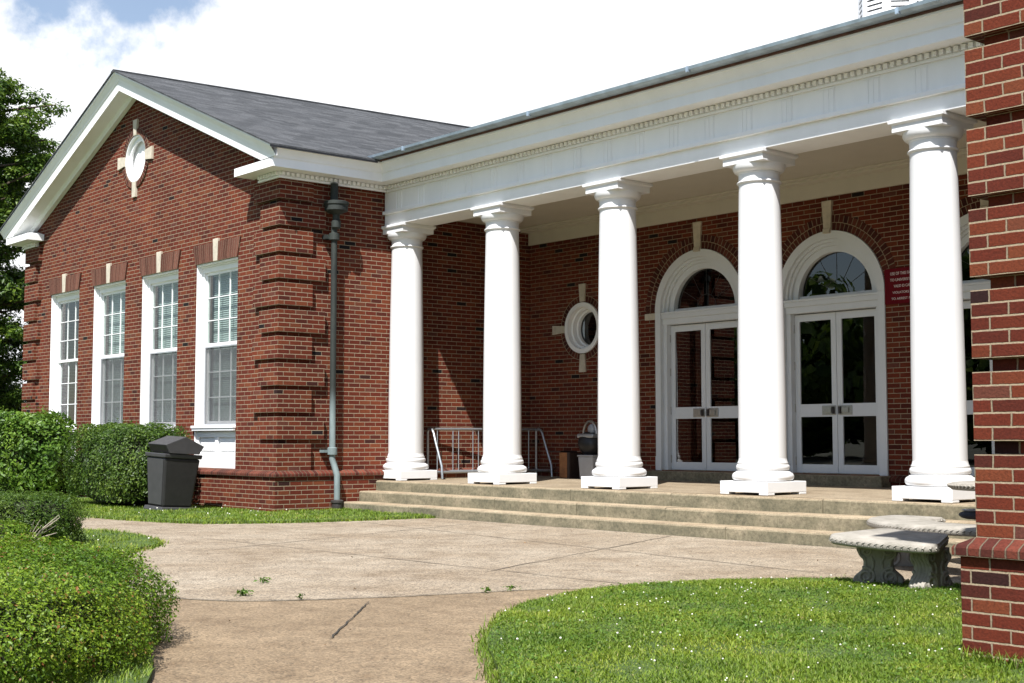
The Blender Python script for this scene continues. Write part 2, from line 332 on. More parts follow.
# ------------------------------------------------------------------ helpers
class MB:
    def __init__(s): s.v = []; s.f = []; s.uvf = {}
    def add(s, vs, fs):
        o = len(s.v); s.v += [tuple(p) for p in vs]; s.f += [tuple(i+o for i in f) for f in fs]; return s
    def box(s, x0, x1, y0, y1, z0, z1):
        v = [(x, y, z) for z in (z0, z1) for y in (y0, y1) for x in (x0, x1)]
        return s.add(v, [(0,2,3,1),(4,5,7,6),(0,1,5,4),(2,6,7,3),(0,4,6,2),(1,3,7,5)])
    def prism(s, pts, d):          # closed polygon (3d points) extruded by vector d
        n = len(pts); d = Vector(d)
        v = [Vector(p) for p in pts]; v2 = [p + d for p in v]
        tri = tessellate_polygon([v])
        f = [t for t in tri] + [tuple(i+n for i in reversed(t)) for t in tri]
        f += [(i, (i+1) % n, (i+1) % n + n, i+n) for i in range(n)]
        return s.add(v+v2, f)
    def holed(s, outer, holes, fr, th, back=True):   # plane wall with holes; fr maps (u,v,depth)->xyz
        loops = [outer] + holes
        flat = [p for lp in loops for p in lp]; n = len(flat)
        tri = tessellate_polygon([[Vector((p[0], p[1], 0)) for p in lp] for lp in loops])
        V = [fr(p[0], p[1], 0) for p in flat] + [fr(p[0], p[1], th) for p in flat]
        F = [tuple(t) for t in tri] + ([tuple(i+n for i in reversed(t)) for t in tri] if back else [])
        o = 0
        for lp in loops:
            k = len(lp)
            F += [(o+i, o+(i+1) % k, o+(i+1) % k+n, o+i+n) for i in range(k)]
            o += k
        return s.add(V, F)
    def lathe(s, prof, c, seg=32, caps=True):
        V = []; F = []; n = len(prof)
        for i in range(seg):
            a = 2*math.pi*i/seg; ca, sa = math.cos(a), math.sin(a)
            V += [(c[0]+r*ca, c[1]+r*sa, c[2]+z) for r, z in prof]
        for i in range(seg):
            j = (i+1) % seg
            F += [(i*n+k, j*n+k, j*n+k+1, i*n+k+1) for k in range(n-1)]
        if caps:
            F.append(tuple(i*n for i in reversed(range(seg)))); F.append(tuple(i*n+n-1 for i in range(seg)))
        return s.add(V, F)
    def tube(s, pts, r, seg=10, caps=True):
        pts = [Vector(p) for p in pts]; n = len(pts); V = []; F = []
        rr = r if isinstance(r, (list, tuple)) else [r]*n
        ref = None
        for i, p in enumerate(pts):
            t = (pts[min(i+1, n-1)] - pts[max(i-1, 0)]).normalized()
            if ref is None: ref = t.orthogonal().normalized()
            ref = (ref - t*ref.dot(t)).normalized(); b = t.cross(ref)
            V += [p + (ref*math.cos(2*math.pi*k/seg) + b*math.sin(2*math.pi*k/seg))*rr[i] for k in range(seg)]
        for i in range(n-1):
            F += [(i*seg+k, i*seg+(k+1) % seg, (i+1)*seg+(k+1) % seg, (i+1)*seg+k) for k in range(seg)]
        if caps: F += [tuple(reversed(range(seg))), tuple((n-1)*seg+k for k in range(seg))]
        return s.add(V, F)
    def sweep(s, prof, path, mirror=1):  # prof: closed [(out, z)], path: xy polyline, outward = right hand
        n = len(prof); m = len(path); V = []; F = []
        P = [Vector(p) for p in path]
        for i in range(m):
            dirs = []
            if i > 0: dirs.append((P[i]-P[i-1]).normalized())
            if i < m-1: dirs.append((P[i+1]-P[i]).normalized())
            nr = [Vector((d.y, -d.x))*mirror for d in dirs]
            if len(nr) == 2:
                b = (nr[0]+nr[1]); b = b/(1+nr[0].dot(nr[1]))
            else: b = nr[0]
            V += [(P[i].x+b.x*o, P[i].y+b.y*o, z) for o, z in prof]
        for i in range(m-1):
            F += [(i*n+k, i*n+(k+1) % n, (i+1)*n+(k+1) % n, (i+1)*n+k) for k in range(n)]
        tri = tessellate_polygon([[Vector((o, z, 0)) for o, z in prof]])
        F += [tuple(t) for t in tri] + [tuple((m-1)*n+i for i in reversed(t)) for t in tri]
        return s.add(V, F)
    def build(s, name, mat, parent=None, smooth=False, bevel=0, uvo=(0,0), uvfun=None, auto=None, rel=True):
        me = bpy.data.meshes.new(name)
        off = Vector((0,0,0))
        if parent is not None and rel: off = wloc(parent)
        bm = bmesh.new()
        vs = [bm.verts.new(Vector(p)-off) for p in s.v]
        for f in s.f:
            try: bm.faces.new([vs[i] for i in f])
            except ValueError: pass
        bmesh.ops.recalc_face_normals(bm, faces=bm.faces)
        uvl = bm.loops.layers.uv.new('UVMap')
        for f in bm.faces:
            n = f.normal; ax, ay, az = abs(n.x), abs(n.y), abs(n.z)
            for l in f.loops:
                p = l.vert.co + off
                if uvfun: uv = uvfun(p, n)
                elif az > ax and az > ay: uv = (p.x, p.y)
                elif ax > ay: uv = (p.y, p.z)
                else: uv = (p.x, p.z)
                l[uvl].uv = (uv[0]-uvo[0], uv[1]-uvo[1])
        bm.to_mesh(me); bm.free()
        if smooth:
            me.polygons.foreach_set('use_smooth', [True]*len(me.polygons))
            me.set_sharp_from_angle(angle=R(auto or 40))
        me.materials.append(mat)
        o = bpy.data.objects.new(name, me); col.objects.link(o)
        if parent is not None: o.parent = parent
        if bevel:
            b = o.modifiers.new('bevel', 'BEVEL'); b.width = bevel; b.segments = 2; b.limit_method = 'ANGLE'; b.angle_limit = R(40)
        return o
def wloc(o):
    v = Vector(o.location); p = o.parent
    while p is not None: v = v + Vector(p.location); p = p.parent
    return v
def thing(name, label, cat, loc=(0,0,0), rz=0, group=None):
    o = bpy.data.objects.new(name, None); col.objects.link(o); o.location = loc; o.rotation_euler = (0,0,rz)
    o.empty_display_size = .2
    tag(o, label, cat, group); return o
def tag(o, label=None, cat=None, group=None, kind=None):
    if label: o['label'] = label
    if cat: o['category'] = cat
    if group: o['group'] = group
    if kind: o['kind'] = kind
    return o
def copy_tree(o, parent=None):
    c = o.copy(); col.objects.link(c)
    if parent is not None: c.parent = parent
    for ch in list(o.children): copy_tree(ch, c)
    return c
def subnode(name, parent, loc):        # an Empty that is a part holding sub-parts
    o = bpy.data.objects.new(name, None); col.objects.link(o); o.parent = parent
    o.location = Vector(loc) - wloc(parent); o.empty_display_size = .1; return o
def circ(cx, cz, r, n=48, a0=0, a1=2*math.pi, close=False):
    k = n if not close else n+1
    return [(cx+r*math.cos(a0+(a1-a0)*i/n), cz+r*math.sin(a0+(a1-a0)*i/n)) for i in range(k)]
def ring_arc(mb, cx, cz, r0, r1, y0, y1, a0, a1, n=36):   # thick annulus sector in the XZ plane
    V = []; F = []
    for i in range(n+1):
        a = a0+(a1-a0)*i/n; c, s_ = math.cos(a), math.sin(a)
        V += [(cx+r0*c, y0, cz+r0*s_), (cx+r1*c, y0, cz+r1*s_), (cx+r1*c, y1, cz+r1*s_), (cx+r0*c, y1, cz+r0*s_)]
    for i in range(n):
        for k in range(4):
            F.append((i*4+k, i*4+(k+1) % 4, (i+1)*4+(k+1) % 4, (i+1)*4+k))
    if abs(a1-a0) < 6.28: F += [(3,2,1,0), (n*4, n*4+1, n*4+2, n*4+3)]
    return mb.add(V, F)
def arc_uv(cx, cz):
    def f(p, n):
        r = math.hypot(p.x-cx, p.z-cz); return (math.atan2(p.z-cz, p.x-cx)*1.0*max(.5, .5), r)
    return f

# ------------------------------------------------------------------ ground
c_ = .0677                       # one brick course
ZC = .630                        # top of the brick base
def sheet(name, pts, z, mat, kind='structure', th=0, label=None):
    mb = MB()
    if th: mb.prism([(x, y, z) for x, y in pts], (0,0,-th))
    else:
        v = [Vector((x, y, z)) for x, y in pts]; mb.add(v, tessellate_polygon([v]))
    o = mb.build(name, mat); o['kind'] = kind; return o
g = MB(); ns = 48
ringr = [0, 20, 60, 200, 700]
V = [(6, -4, -.012)]
for r_ in ringr[1:]:
    V += [(6+r_*math.cos(2*math.pi*i/ns), -4+r_*math.sin(2*math.pi*i/ns), -.012) for i in range(ns)]
F = [(0, 1+i, 1+(i+1) % ns) for i in range(ns)]
for k in range(3):
    F += [(1+k*ns+i, 1+(k+1)*ns+i, 1+(k+1)*ns+(i+1) % ns, 1+k*ns+(i+1) % ns) for i in range(ns)]
g.add(V, F); o = g.build('ground', M['earth']); o['kind'] = 'structure'

def smooth_poly(pts, n=6):       # Catmull-Rom through an open polyline
    P = [Vector(p) for p in pts]; out = []
    for i in range(len(P)-1):
        p0 = P[max(i-1, 0)]; p1 = P[i]; p2 = P[i+1]; p3 = P[min(i+2, len(P)-1)]
        for k in range(n):
            t = k/n
            out.append(.5*((2*p1)+(-p0+p2)*t+(2*p0-5*p1+4*p2-p3)*t*t+(-p0+3*p1-3*p2+p3)*t**3))
    out.append(P[-1]); return [tuple(p) for p in out]
lawn_edge = smooth_poly([(19.5,-11.6),(17.0,-9.72),(14.6,-7.75),(12.98,-6.44),(12.18,-5.86),(11.63,-5.36),(11.08,-4.72),(10.72,-3.96),(10.63,-3.30),(10.78,-2.60),(11.1,-1.95),(11.6,-1.55),(12.4,-1.3),(13.2,-1.2),(14.12,-1.15)])
strip_edge = smooth_poly([(-16,-3.1),(-6,-2.85),(-1,-2.54),(.6,-2.3),(1.54,-1.95),(2.1,-1.0),(2.3,0.0),(2.42,1.13)])
patch_edge = smooth_poly([(-16,-4.6),(-4,-4.15),(1.0,-3.9),(2.63,-3.66),(3.9,-3.8),(4.62,-4.12),(5.2,-4.68),(5.9,-5.3),(7.4,-5.85),(8.9,-6.35),(10.79,-7.15),(12.1,-7.75),(14.3,-9.3),(17.2,-11.9),(19,-13.5)])
# plaza in front of the steps (pale) and the tan walk that leaves it towards the camera
jl = smooth_poly([(8.55,-6.2),(9.35,-5.85),(9.81,-5.04),(10.06,-4.25),(10.22,-3.7),(10.66,-3.2)])
pl_right = [p for p in lawn_edge if p[1] > -3.25]
jl_plaza = jl[:-1]
i0 = min(range(len(patch_edge)), key=lambda i: (patch_edge[i][0]-8.55)**2+(patch_edge[i][1]+6.2)**2)
k0 = min(range(len(lawn_edge)), key=lambda i: (lawn_edge[i][0]-10.62)**2+(lawn_edge[i][1]+3.2)**2)
plaza = strip_edge + [(14.12,1.13)] + list(reversed(lawn_edge[k0:])) + list(reversed(jl[:-1])) + list(reversed(patch_edge[:i0]))
sheet('plaza_pavement', plaza, .0, M['plaza'])
walk = [jl[0]] + jl[1:-1] + list(reversed(lawn_edge[:k0+1])) + list(reversed(patch_edge[i0+1:]))
sheet('walkway', walk, -.002, M['walk'])
# cracks and joints lie on the slabs
def strip_line(name, pts, wd, z, mat):
    mb = MB(); P = [Vector((x, y)) for x, y in pts]; n = len(P); V = []
    for i, p in enumerate(P):
        t = (P[min(i+1, n-1)]-P[max(i-1, 0)]).normalized(); nn = Vector((t.y, -t.x))
        k = wd*(.55+.8*random.random())*(.25 if i in (0, n-1) else 1)
        V += [(*(p+nn*k*.5), z), (*(p-nn*k*.5), z)]
    mb.add(V, [(2*i, 2*i+1, 2*i+3, 2*i+2) for i in range(n-1)])
    o = mb.build(name, mat); o['kind'] = 'structure'; return o
def wig(a, b, n, amp):
    a = Vector(a); b = Vector(b); d = (b-a); nn = Vector((d.y, -d.x)).normalized()
    return [tuple(a+d*i/n+nn*random.uniform(-amp, amp)) for i in range(n+1)]
strip_line('pavement_crack', wig((10.02,-5.15), (11.33,-6.3), 22, .006), .011, .006, M['crackfill'])
strip_line('pavement_joint', [(p[0]+random.uniform(-.01,.01), p[1]+random.uniform(-.01,.01)) for p in jl], .014, .0055, M['crackfill'])
def joint(a, b, n=24, amp=.006, wd=.016): strip_line('pavement_joint', wig(a, b, n, amp), wd, .005, M['crackfill'])
M['jointfill'] = simple('joint_sand', (.17,.135,.10), 1.0)
def pale_joint(a, b, n=24, amp=.012, wd=.018): strip_line('pavement_joint', wig(a, b, n, amp), wd, .0045, M['jointfill'])
pale_joint((7.0,1.1), (8.9,-3.2)); pale_joint((3.6,1.1), (5.6,-4.4)); pale_joint((2.5,-.2), (11.0,-1.2)); pale_joint((3.8,-3.2), (10.5,-3.0))

# lawns: low raised turf with a soft edge
def turf(name, pts, z=.035):
    v0 = [(x, y, -.004) for x, y in pts]
    o = MB().prism([(x, y, z) for x, y in pts], (0,0,-(z+.03))).build(name, M['soil']); o['kind'] = 'structure'; return o
lawn_r = lawn_edge + [(14.12,-4.2), (14.12,-4.42), (22,-4.45), (24,-8)]
turf('lawn', lawn_r)
strip_l = strip_edge + [(.08,1.13),(.08,-.05),(-10.6,-.05),(-16,1.0)]
turf('lawn', strip_l, .03)
patch_l = patch_edge + [(14,-20),(-16,-20)]
turf('lawn', patch_l, .03)

def inpoly(x, y, poly):
    px = np.array([p[0] for p in poly]); py = np.array([p[1] for p in poly]); c = np.zeros(x.shape, bool); j = len(poly)-1
    for i in range(len(poly)):
        cond = ((py[i] > y) != (py[j] > y)) & (x < (px[j]-px[i])*(y-py[i])/(py[j]-py[i]+1e-12)+px[i])
        c ^= cond; j = i
    return c
def mesh_np(name, V, Fq, mat, parent=None):
    me = bpy.data.meshes.new(name); nv = len(V); nf = len(Fq); k = Fq.shape[1]
    me.vertices.add(nv); me.vertices.foreach_set('co', V.astype(np.float32).ravel())
    me.loops.add(nf*k); me.loops.foreach_set('vertex_index', Fq.astype(np.int32).ravel())
    me.polygons.add(nf); me.polygons.foreach_set('loop_start', np.arange(0, nf*k, k, dtype=np.int32))
    me.update(calc_edges=True); me.validate()
    me.materials.append(mat); o = bpy.data.objects.new(name, me); col.objects.link(o)
    if parent is not None: o.parent = parent
    return o
def blades(n, box, poly, z, hmin, hmax, wd, clumps=.5, excl=None):
    x = rng.uniform(box[0], box[1], n*3); y = rng.uniform(box[2], box[3], n*3)
    k = inpoly(x, y, poly)
    # patchy thickness
    ph = np.sin(x*5.1+1.3*np.sin(y*4.3))+np.sin(y*6.7+1.7*np.sin(x*3.1))+.6*np.sin(x*17+y*13)
    k &= rng.random(n*3) < (1-clumps*.5+clumps*.25*ph)
    x = x[k][:n]; y = y[k][:n]; ph = ph[k][:n]; m = len(x)
    h = rng.uniform(hmin, hmax, m)*(1+.18*ph); a = rng.uniform(0, 2*np.pi, m); ln = rng.uniform(.3, 1.5, m)*h
    b = a+np.pi/2+rng.uniform(-.6, .6, m); ww = wd*rng.uniform(.6, 1.4, m)
    V = np.zeros((m, 5, 3))
    sx, sy = np.cos(b)*ww/2, np.sin(b)*ww/2; lx, ly = np.cos(a)*ln, np.sin(a)*ln
    V[:,0] = np.c_[x-sx, y-sy, np.full(m, z)]; V[:,1] = np.c_[x+sx, y+sy, np.full(m, z)]
    V[:,2] = np.c_[x+sx*.8+lx*.4, y+sy*.8+ly*.4, z+h*.62]; V[:,3] = np.c_[x-sx*.8+lx*.4, y-sy*.8+ly*.4, z+h*.62]
    V[:,4] = np.c_[x+lx, y+ly, z+h]
    base = np.arange(m)[:,None]*5
    F = np.concatenate([base+np.array([[0,1,2]]), base+np.array([[0,2,3]]), base+np.array([[3,2,4]])])
    return V.reshape(-1, 3), F
def grass(name, sets, mat):
    Vs = []; Fs = []; o = 0
    for V, F in sets:
        Vs.append(V); Fs.append(F+o); o += len(V)
    ob = mesh_np(name, np.concatenate(Vs), np.concatenate(Fs), mat); ob['kind'] = 'stuff'; return ob

# ------------------------------------------------------------------ the gabled wing
WW = 10.34                       # width of the wing
WIN_X = (-2.085, -4.155, -6.255, -8.35)   # window centres
WIN_W, WZ0, WZ1 = 1.41, 1.325, 4.005
SL = .405; ZE = 5.45; EO = .40    # roof slope, eave height, eave overhang
APX = -WW/2; ZR = ZE + SL*(EO-APX)
def xf(ox, oy, sgn):
    return lambda p: (ox + sgn*p[0], oy + p[1], p[2])
def put(mb, f):
    mb.v = [f(p) for p in mb.v]; return mb
CORN = [(0,5.06),(.035,5.06),(.035,5.088),(.025,5.095),(.025,5.157),(.055,5.16),(.283,5.165),(.283,5.16),(.30,5.16),(.30,5.285),(.28,5.295),(0,5.36)]
CROWN = [(.02,5.285),(.305,5.285),(.308,5.297),(.318,5.30),(.321,5.32),(.332,5.345),(.353,5.375),(.374,5.40),(.381,5.415),(.396,5.42),(.40,5.428),(.40,5.449),(.02,5.449)]
def uv_rel(p, n, ox=0.):
    return (p.x, p.z)
def make_wing(name, label, ox, oy, sgn, windows, back, detail=True):
    f = xf(ox, oy, sgn)
    root = thing(name, label, 'building', f((0,0,0)))
    def b(mb, nm, mat, parent=None, **k):
        return put(mb, f).build(nm, mat, parent or root, **k)
    uo = (ox, oy if False else 0)
    def buv(v0):
        def g(p, n):
            ax, ay, az = abs(n.x), abs(n.y), abs(n.z)
            if ax > ay and ax > az: return (p.y-oy, p.z-v0)
            if az > ay: return (p.x-ox, p.y)
            return ((p.x-ox), p.z-v0)
        return g
    # --- front wall with window openings and the round gable opening
    outer = [(-WW+.07, ZC-.08), (-.07, ZC-.08), (-.07, 5.3), (APX, 5.3+SL*(-.07-APX)), (-WW+.07, 5.3)]
    holes = []
    if windows:
        for x in WIN_X: holes.append([(x-WIN_W/2, ZC+.005), (x-WIN_W/2, WZ1), (x+WIN_W/2, WZ1), (x+WIN_W/2, ZC+.005)])
    OC = (-5.21, 6.19, .43)
    holes.append(list(reversed(circ(*OC))))
    mb = MB().holed(outer, holes, lambda u, v, d: (u, .07+d, v), .26)
    b(mb, 'front_wall', M['brick'], uvfun=buv(ZC))
    # --- side wall towards the porch
    mb = MB().box(-.33, -.07, .332, back, ZC-.08, 5.4); b(mb, 'side_wall', M['brick'], uvfun=buv(ZC))
    mb = MB().box(-WW+.07, -WW+.33, .332, 14, ZC-.08, 5.4); b(mb, 'side_wall', M['brick'], uvfun=buv(ZC))
    # --- base with its rowlock cap
    px = .055
    mb = MB()
    path = [(-WW, 14), (-WW, 0), (0, 0), (0, back)]
    mb.sweep([(-.3,-.1), (px,-.1), (px,.5415), (-.3,.5415)], path)
    b(mb, 'brick_base', M['brick'], uvfun=buv(0))
    mb = MB()
    mb.sweep([(-.2,.5415), (px+.03,.5415), (px+.03,.580), (px+.022,.592), (.004,ZC), (-.2,ZC+.001)], path)
    b(mb, 'base_cap', M['rowlock'], uvfun=lambda p, n: ((p.y if abs(n.x) > abs(n.y)+.01 else p.x-ox), p.z+.3))
    # --- quoins: blocks of five courses with a recessed course between
    for cx, sx in ((0, 1), (-WW, -1)):
        k = 0; z = ZC
        if not windows and sx < 0: continue
        for k in range(11):
            z0 = ZC if k == 0 else ZC+7*c_+6*c_*(k-1); z1 = (ZC+6*c_) if k == 0 else z0+5*c_
            if z1 > 5.08: z1 = 5.058
            if z0 > 5.0: break
            long_front = (k % 2 == 0)
            lf = .765 if long_front else .57; ls = .60 if long_front else .83
            p2 = [(cx, 0), (cx-sx*lf, 0), (cx-sx*lf, .075), (cx-sx*.075, .075), (cx-sx*.075, ls), (cx, ls)]
            b(MB().prism([(x, y, z0) for x, y in p2], (0, 0, z1-z0)), 'quoin_block', M['brick'], uvfun=buv(ZC))
    # --- cornice
    pathR = [(-.57, .052), (-.57, 0), (0, 0), (0, back-.01 if not windows else 1.965)]
    if windows: pathR = pathR[:3]+[(0, 1.97), (14.1, 1.97)]
    corn = subnode('cornice', root, f((0, 0, 5.06)))
    b(MB().sweep(CORN, pathR), 'bed_moulding', M['white'], corn)
    if windows: b(MB().sweep(CORN, [(-WW, 14), (-WW, 0), (-WW+.57, 0), (-WW+.57, .052)]), 'bed_moulding', M['white'], corn)
    mb = MB().sweep(CROWN, [(0, -.28)]+pathR[3:] if windows else [(0, -.28), (0, back-.01)])
    if windows: b(MB().sweep(CROWN, [(-WW, 14), (-WW, -.28)]), 'crown_moulding', M['white'], corn, smooth=True, auto=25)
    b(mb, 'crown_moulding', M['white'], corn, smooth=True, auto=25)
    # dentils
    segs = [((-.55,-.02), (0,-.02), (0,-1)), ((.02,0.), (.02,1.9 if windows else 3.5), (1,0))]
    if windows: segs += [((.06,1.95), (13.9,1.95), (0,-1)), ((-WW,-.02), (-WW+.55,-.02), (0,-1))]
    rest = MB(); cnt = 0
    for a, e, nrm in segs:
        a = Vector(a); e = Vector(e); n = int((e-a).length/.085); dv = (e-a).normalized(); nv = Vector(nrm)
        for i in range(n+1):
            p = a+dv*(i*.085+.02); q0 = p+nv*.002-dv*.025; q1 = p+nv*.052+dv*.025
            bx_ = (min(q0.x,q1.x), max(q0.x,q1.x), min(q0.y,q1.y), max(q0.y,q1.y), 5.098, 5.15)
            if windows and 2.3 < p.x < 10.7: b(MB().box(*bx_), 'dentil', M['white'], corn); cnt += 1
            elif windows or p.x < 0: rest.box(*bx_)
    if rest.v: b(rest, 'dentils', M['white'], corn)['kind'] = 'stuff'
    # --- raking cornice: the eave profile sheared up the roof slope
    prof = [(o_, z-ZE) for o_, z in [(0,5.03),(.035,5.03),(.035,5.07),(.06,5.12),(.283,5.128),(.283,5.120),(.304,5.120),(.304,5.285),(.309,5.297),(.321,5.30),(.325,5.32),(.336,5.345),(.357,5.375),(.378,5.40),(.385,5.415),(.40,5.42),(.404,5.428),(.404,5.45),(0,5.45)]]
    prof = [(max(o_, -.0)-(.05 if o_ == 0 else 0), dz) for o_, dz in prof]
    xs = [EO, .3, .2, .09, -.04, -.06, -.3, -.9, APX]; xs = xs+[-WW-x for x in reversed(xs[:-1])]
    mb = MB(); n = len(prof); V = []; F = []
    for x in xs:
        zr = ZE+SL*(EO-x) if x >= APX else ZE+SL*(x+WW+EO)
        inner = .285 if (x > -.05 or x < -WW+.05) else -1
        V += [(x, -max(o_, inner), max(zr+dz, 5.30)) for o_, dz in prof]
    for i in range(len(xs)-1):
        F += [(i*n+k, i*n+(k+1) % n, (i+1)*n+(k+1) % n, (i+1)*n+k) for k in range(n)]
    mb.add(V, F); b(mb, 'raking_cornice', M['white'], corn, smooth=True, auto=25)
    # --- roof
    roof = subnode('roof', root, f((APX, 0, ZR)))
    mb = MB(); ye = 13.; lift = .022*ye if windows else 0    # the old ridge climbs a little towards the back
    def slope(xa, za, xb, t0=.004, t1=.03):
        V = [(x, y, z+t+l) for t in (t0, t1) for x, y, z, l in ((xa, -.425, za, 0), (xb, -.425, ZR, 0), (xb, ye, ZR, lift), (xa, ye, za, 0))]
        mb.add(V, [(0,1,2,3),(7,6,5,4),(0,4,5,1),(1,5,6,2),(2,6,7,3),(3,7,4,0)])
    slope(EO+.03, ZE-.012, APX); slope(-WW-EO-.03, ZE-.012, APX)
    b(mb, 'shingles', M['shingle'], roof, uvfun=lambda p, n: (p.y, abs(p.x-f((APX,0,0))[0])*1.08))
    mb = MB(); mb.prism([(APX-.10, -.424, ZR-.012), (APX+.10, -.424, ZR-.012), (APX+.10, -.424, ZR+.012), (APX, -.424, ZR+.045), (APX-.10, -.424, ZR+.012)], (0, ye, lift)); b(mb, 'ridge_cap', M['shingle'], roof)
    mb = MB()
    mb.box(EO+.003, EO+.025, -.41, 1.5 if windows else back, ZE-.03, ZE+.003); b(mb, 'drip_edge', M['darkedge'], roof)
    # --- round louvre board in the gable
    ocu = subnode('round_gable_vent', root, f((OC[0], 0, OC[1])))
    mb = MB(); ring_arc(mb, OC[0], OC[1], OC[2]-.022, OC[2]+.002, .06, .23, 0, 2*math.pi, 48); b(mb, 'reveal_ring', M['white'], ocu, smooth=True)
    mb = MB(); ring_arc(mb, OC[0], OC[1], OC[2]-.10, OC[2]-.02, .12, .16, 0, 2*math.pi, 48); b(mb, 'moulded_rim', M['white'], ocu, smooth=True)
    mb = MB(); mb.prism([(x, .20, z) for x, z in circ(OC[0], OC[1], OC[2]-.015, 40)], (0, .02, 0))
    b(mb, 'board', M['white'], ocu)
    mb = MB(); ring_arc(mb, OC[0], OC[1], OC[2]+.004, OC[2]+.115, .046, .2, 0, 2*math.pi, 56)
    fc = f((OC[0], 0, OC[1]))
    b(mb, 'brick_surround', M['archbrick'], ocu, uvfun=lambda p, n: (math.atan2(p.z-fc[2], p.x-fc[0])*.49, math.hypot(p.x-fc[0], p.z-fc[2])))
    for a in (0, 90, 180, 270):
        ca, sa = math.cos(R(a)), math.sin(R(a)); r0, r1 = OC[2]-.005, OC[2]+.28
        w0, w1 = (.05, .085) if a in (90, 270) else (.085, .115)
        if a == 270: w0, w1 = .075, .075
        pt = lambda r_, t: (OC[0]+ca*r_-sa*t, .030, OC[1]+sa*r_+ca*t)
        b(MB().prism([pt(r0,-w0), pt(r1,-w1), pt(r1,w1), pt(r0,w0)], (0, .15, 0)), 'keystone', M['stone'], ocu)
    return root, f, b, buv
bld, fL, bL, buvL = make_wing('school_building', 'red brick building with white columned porch and gabled wing', 0, 0, 1, True, 5.3)

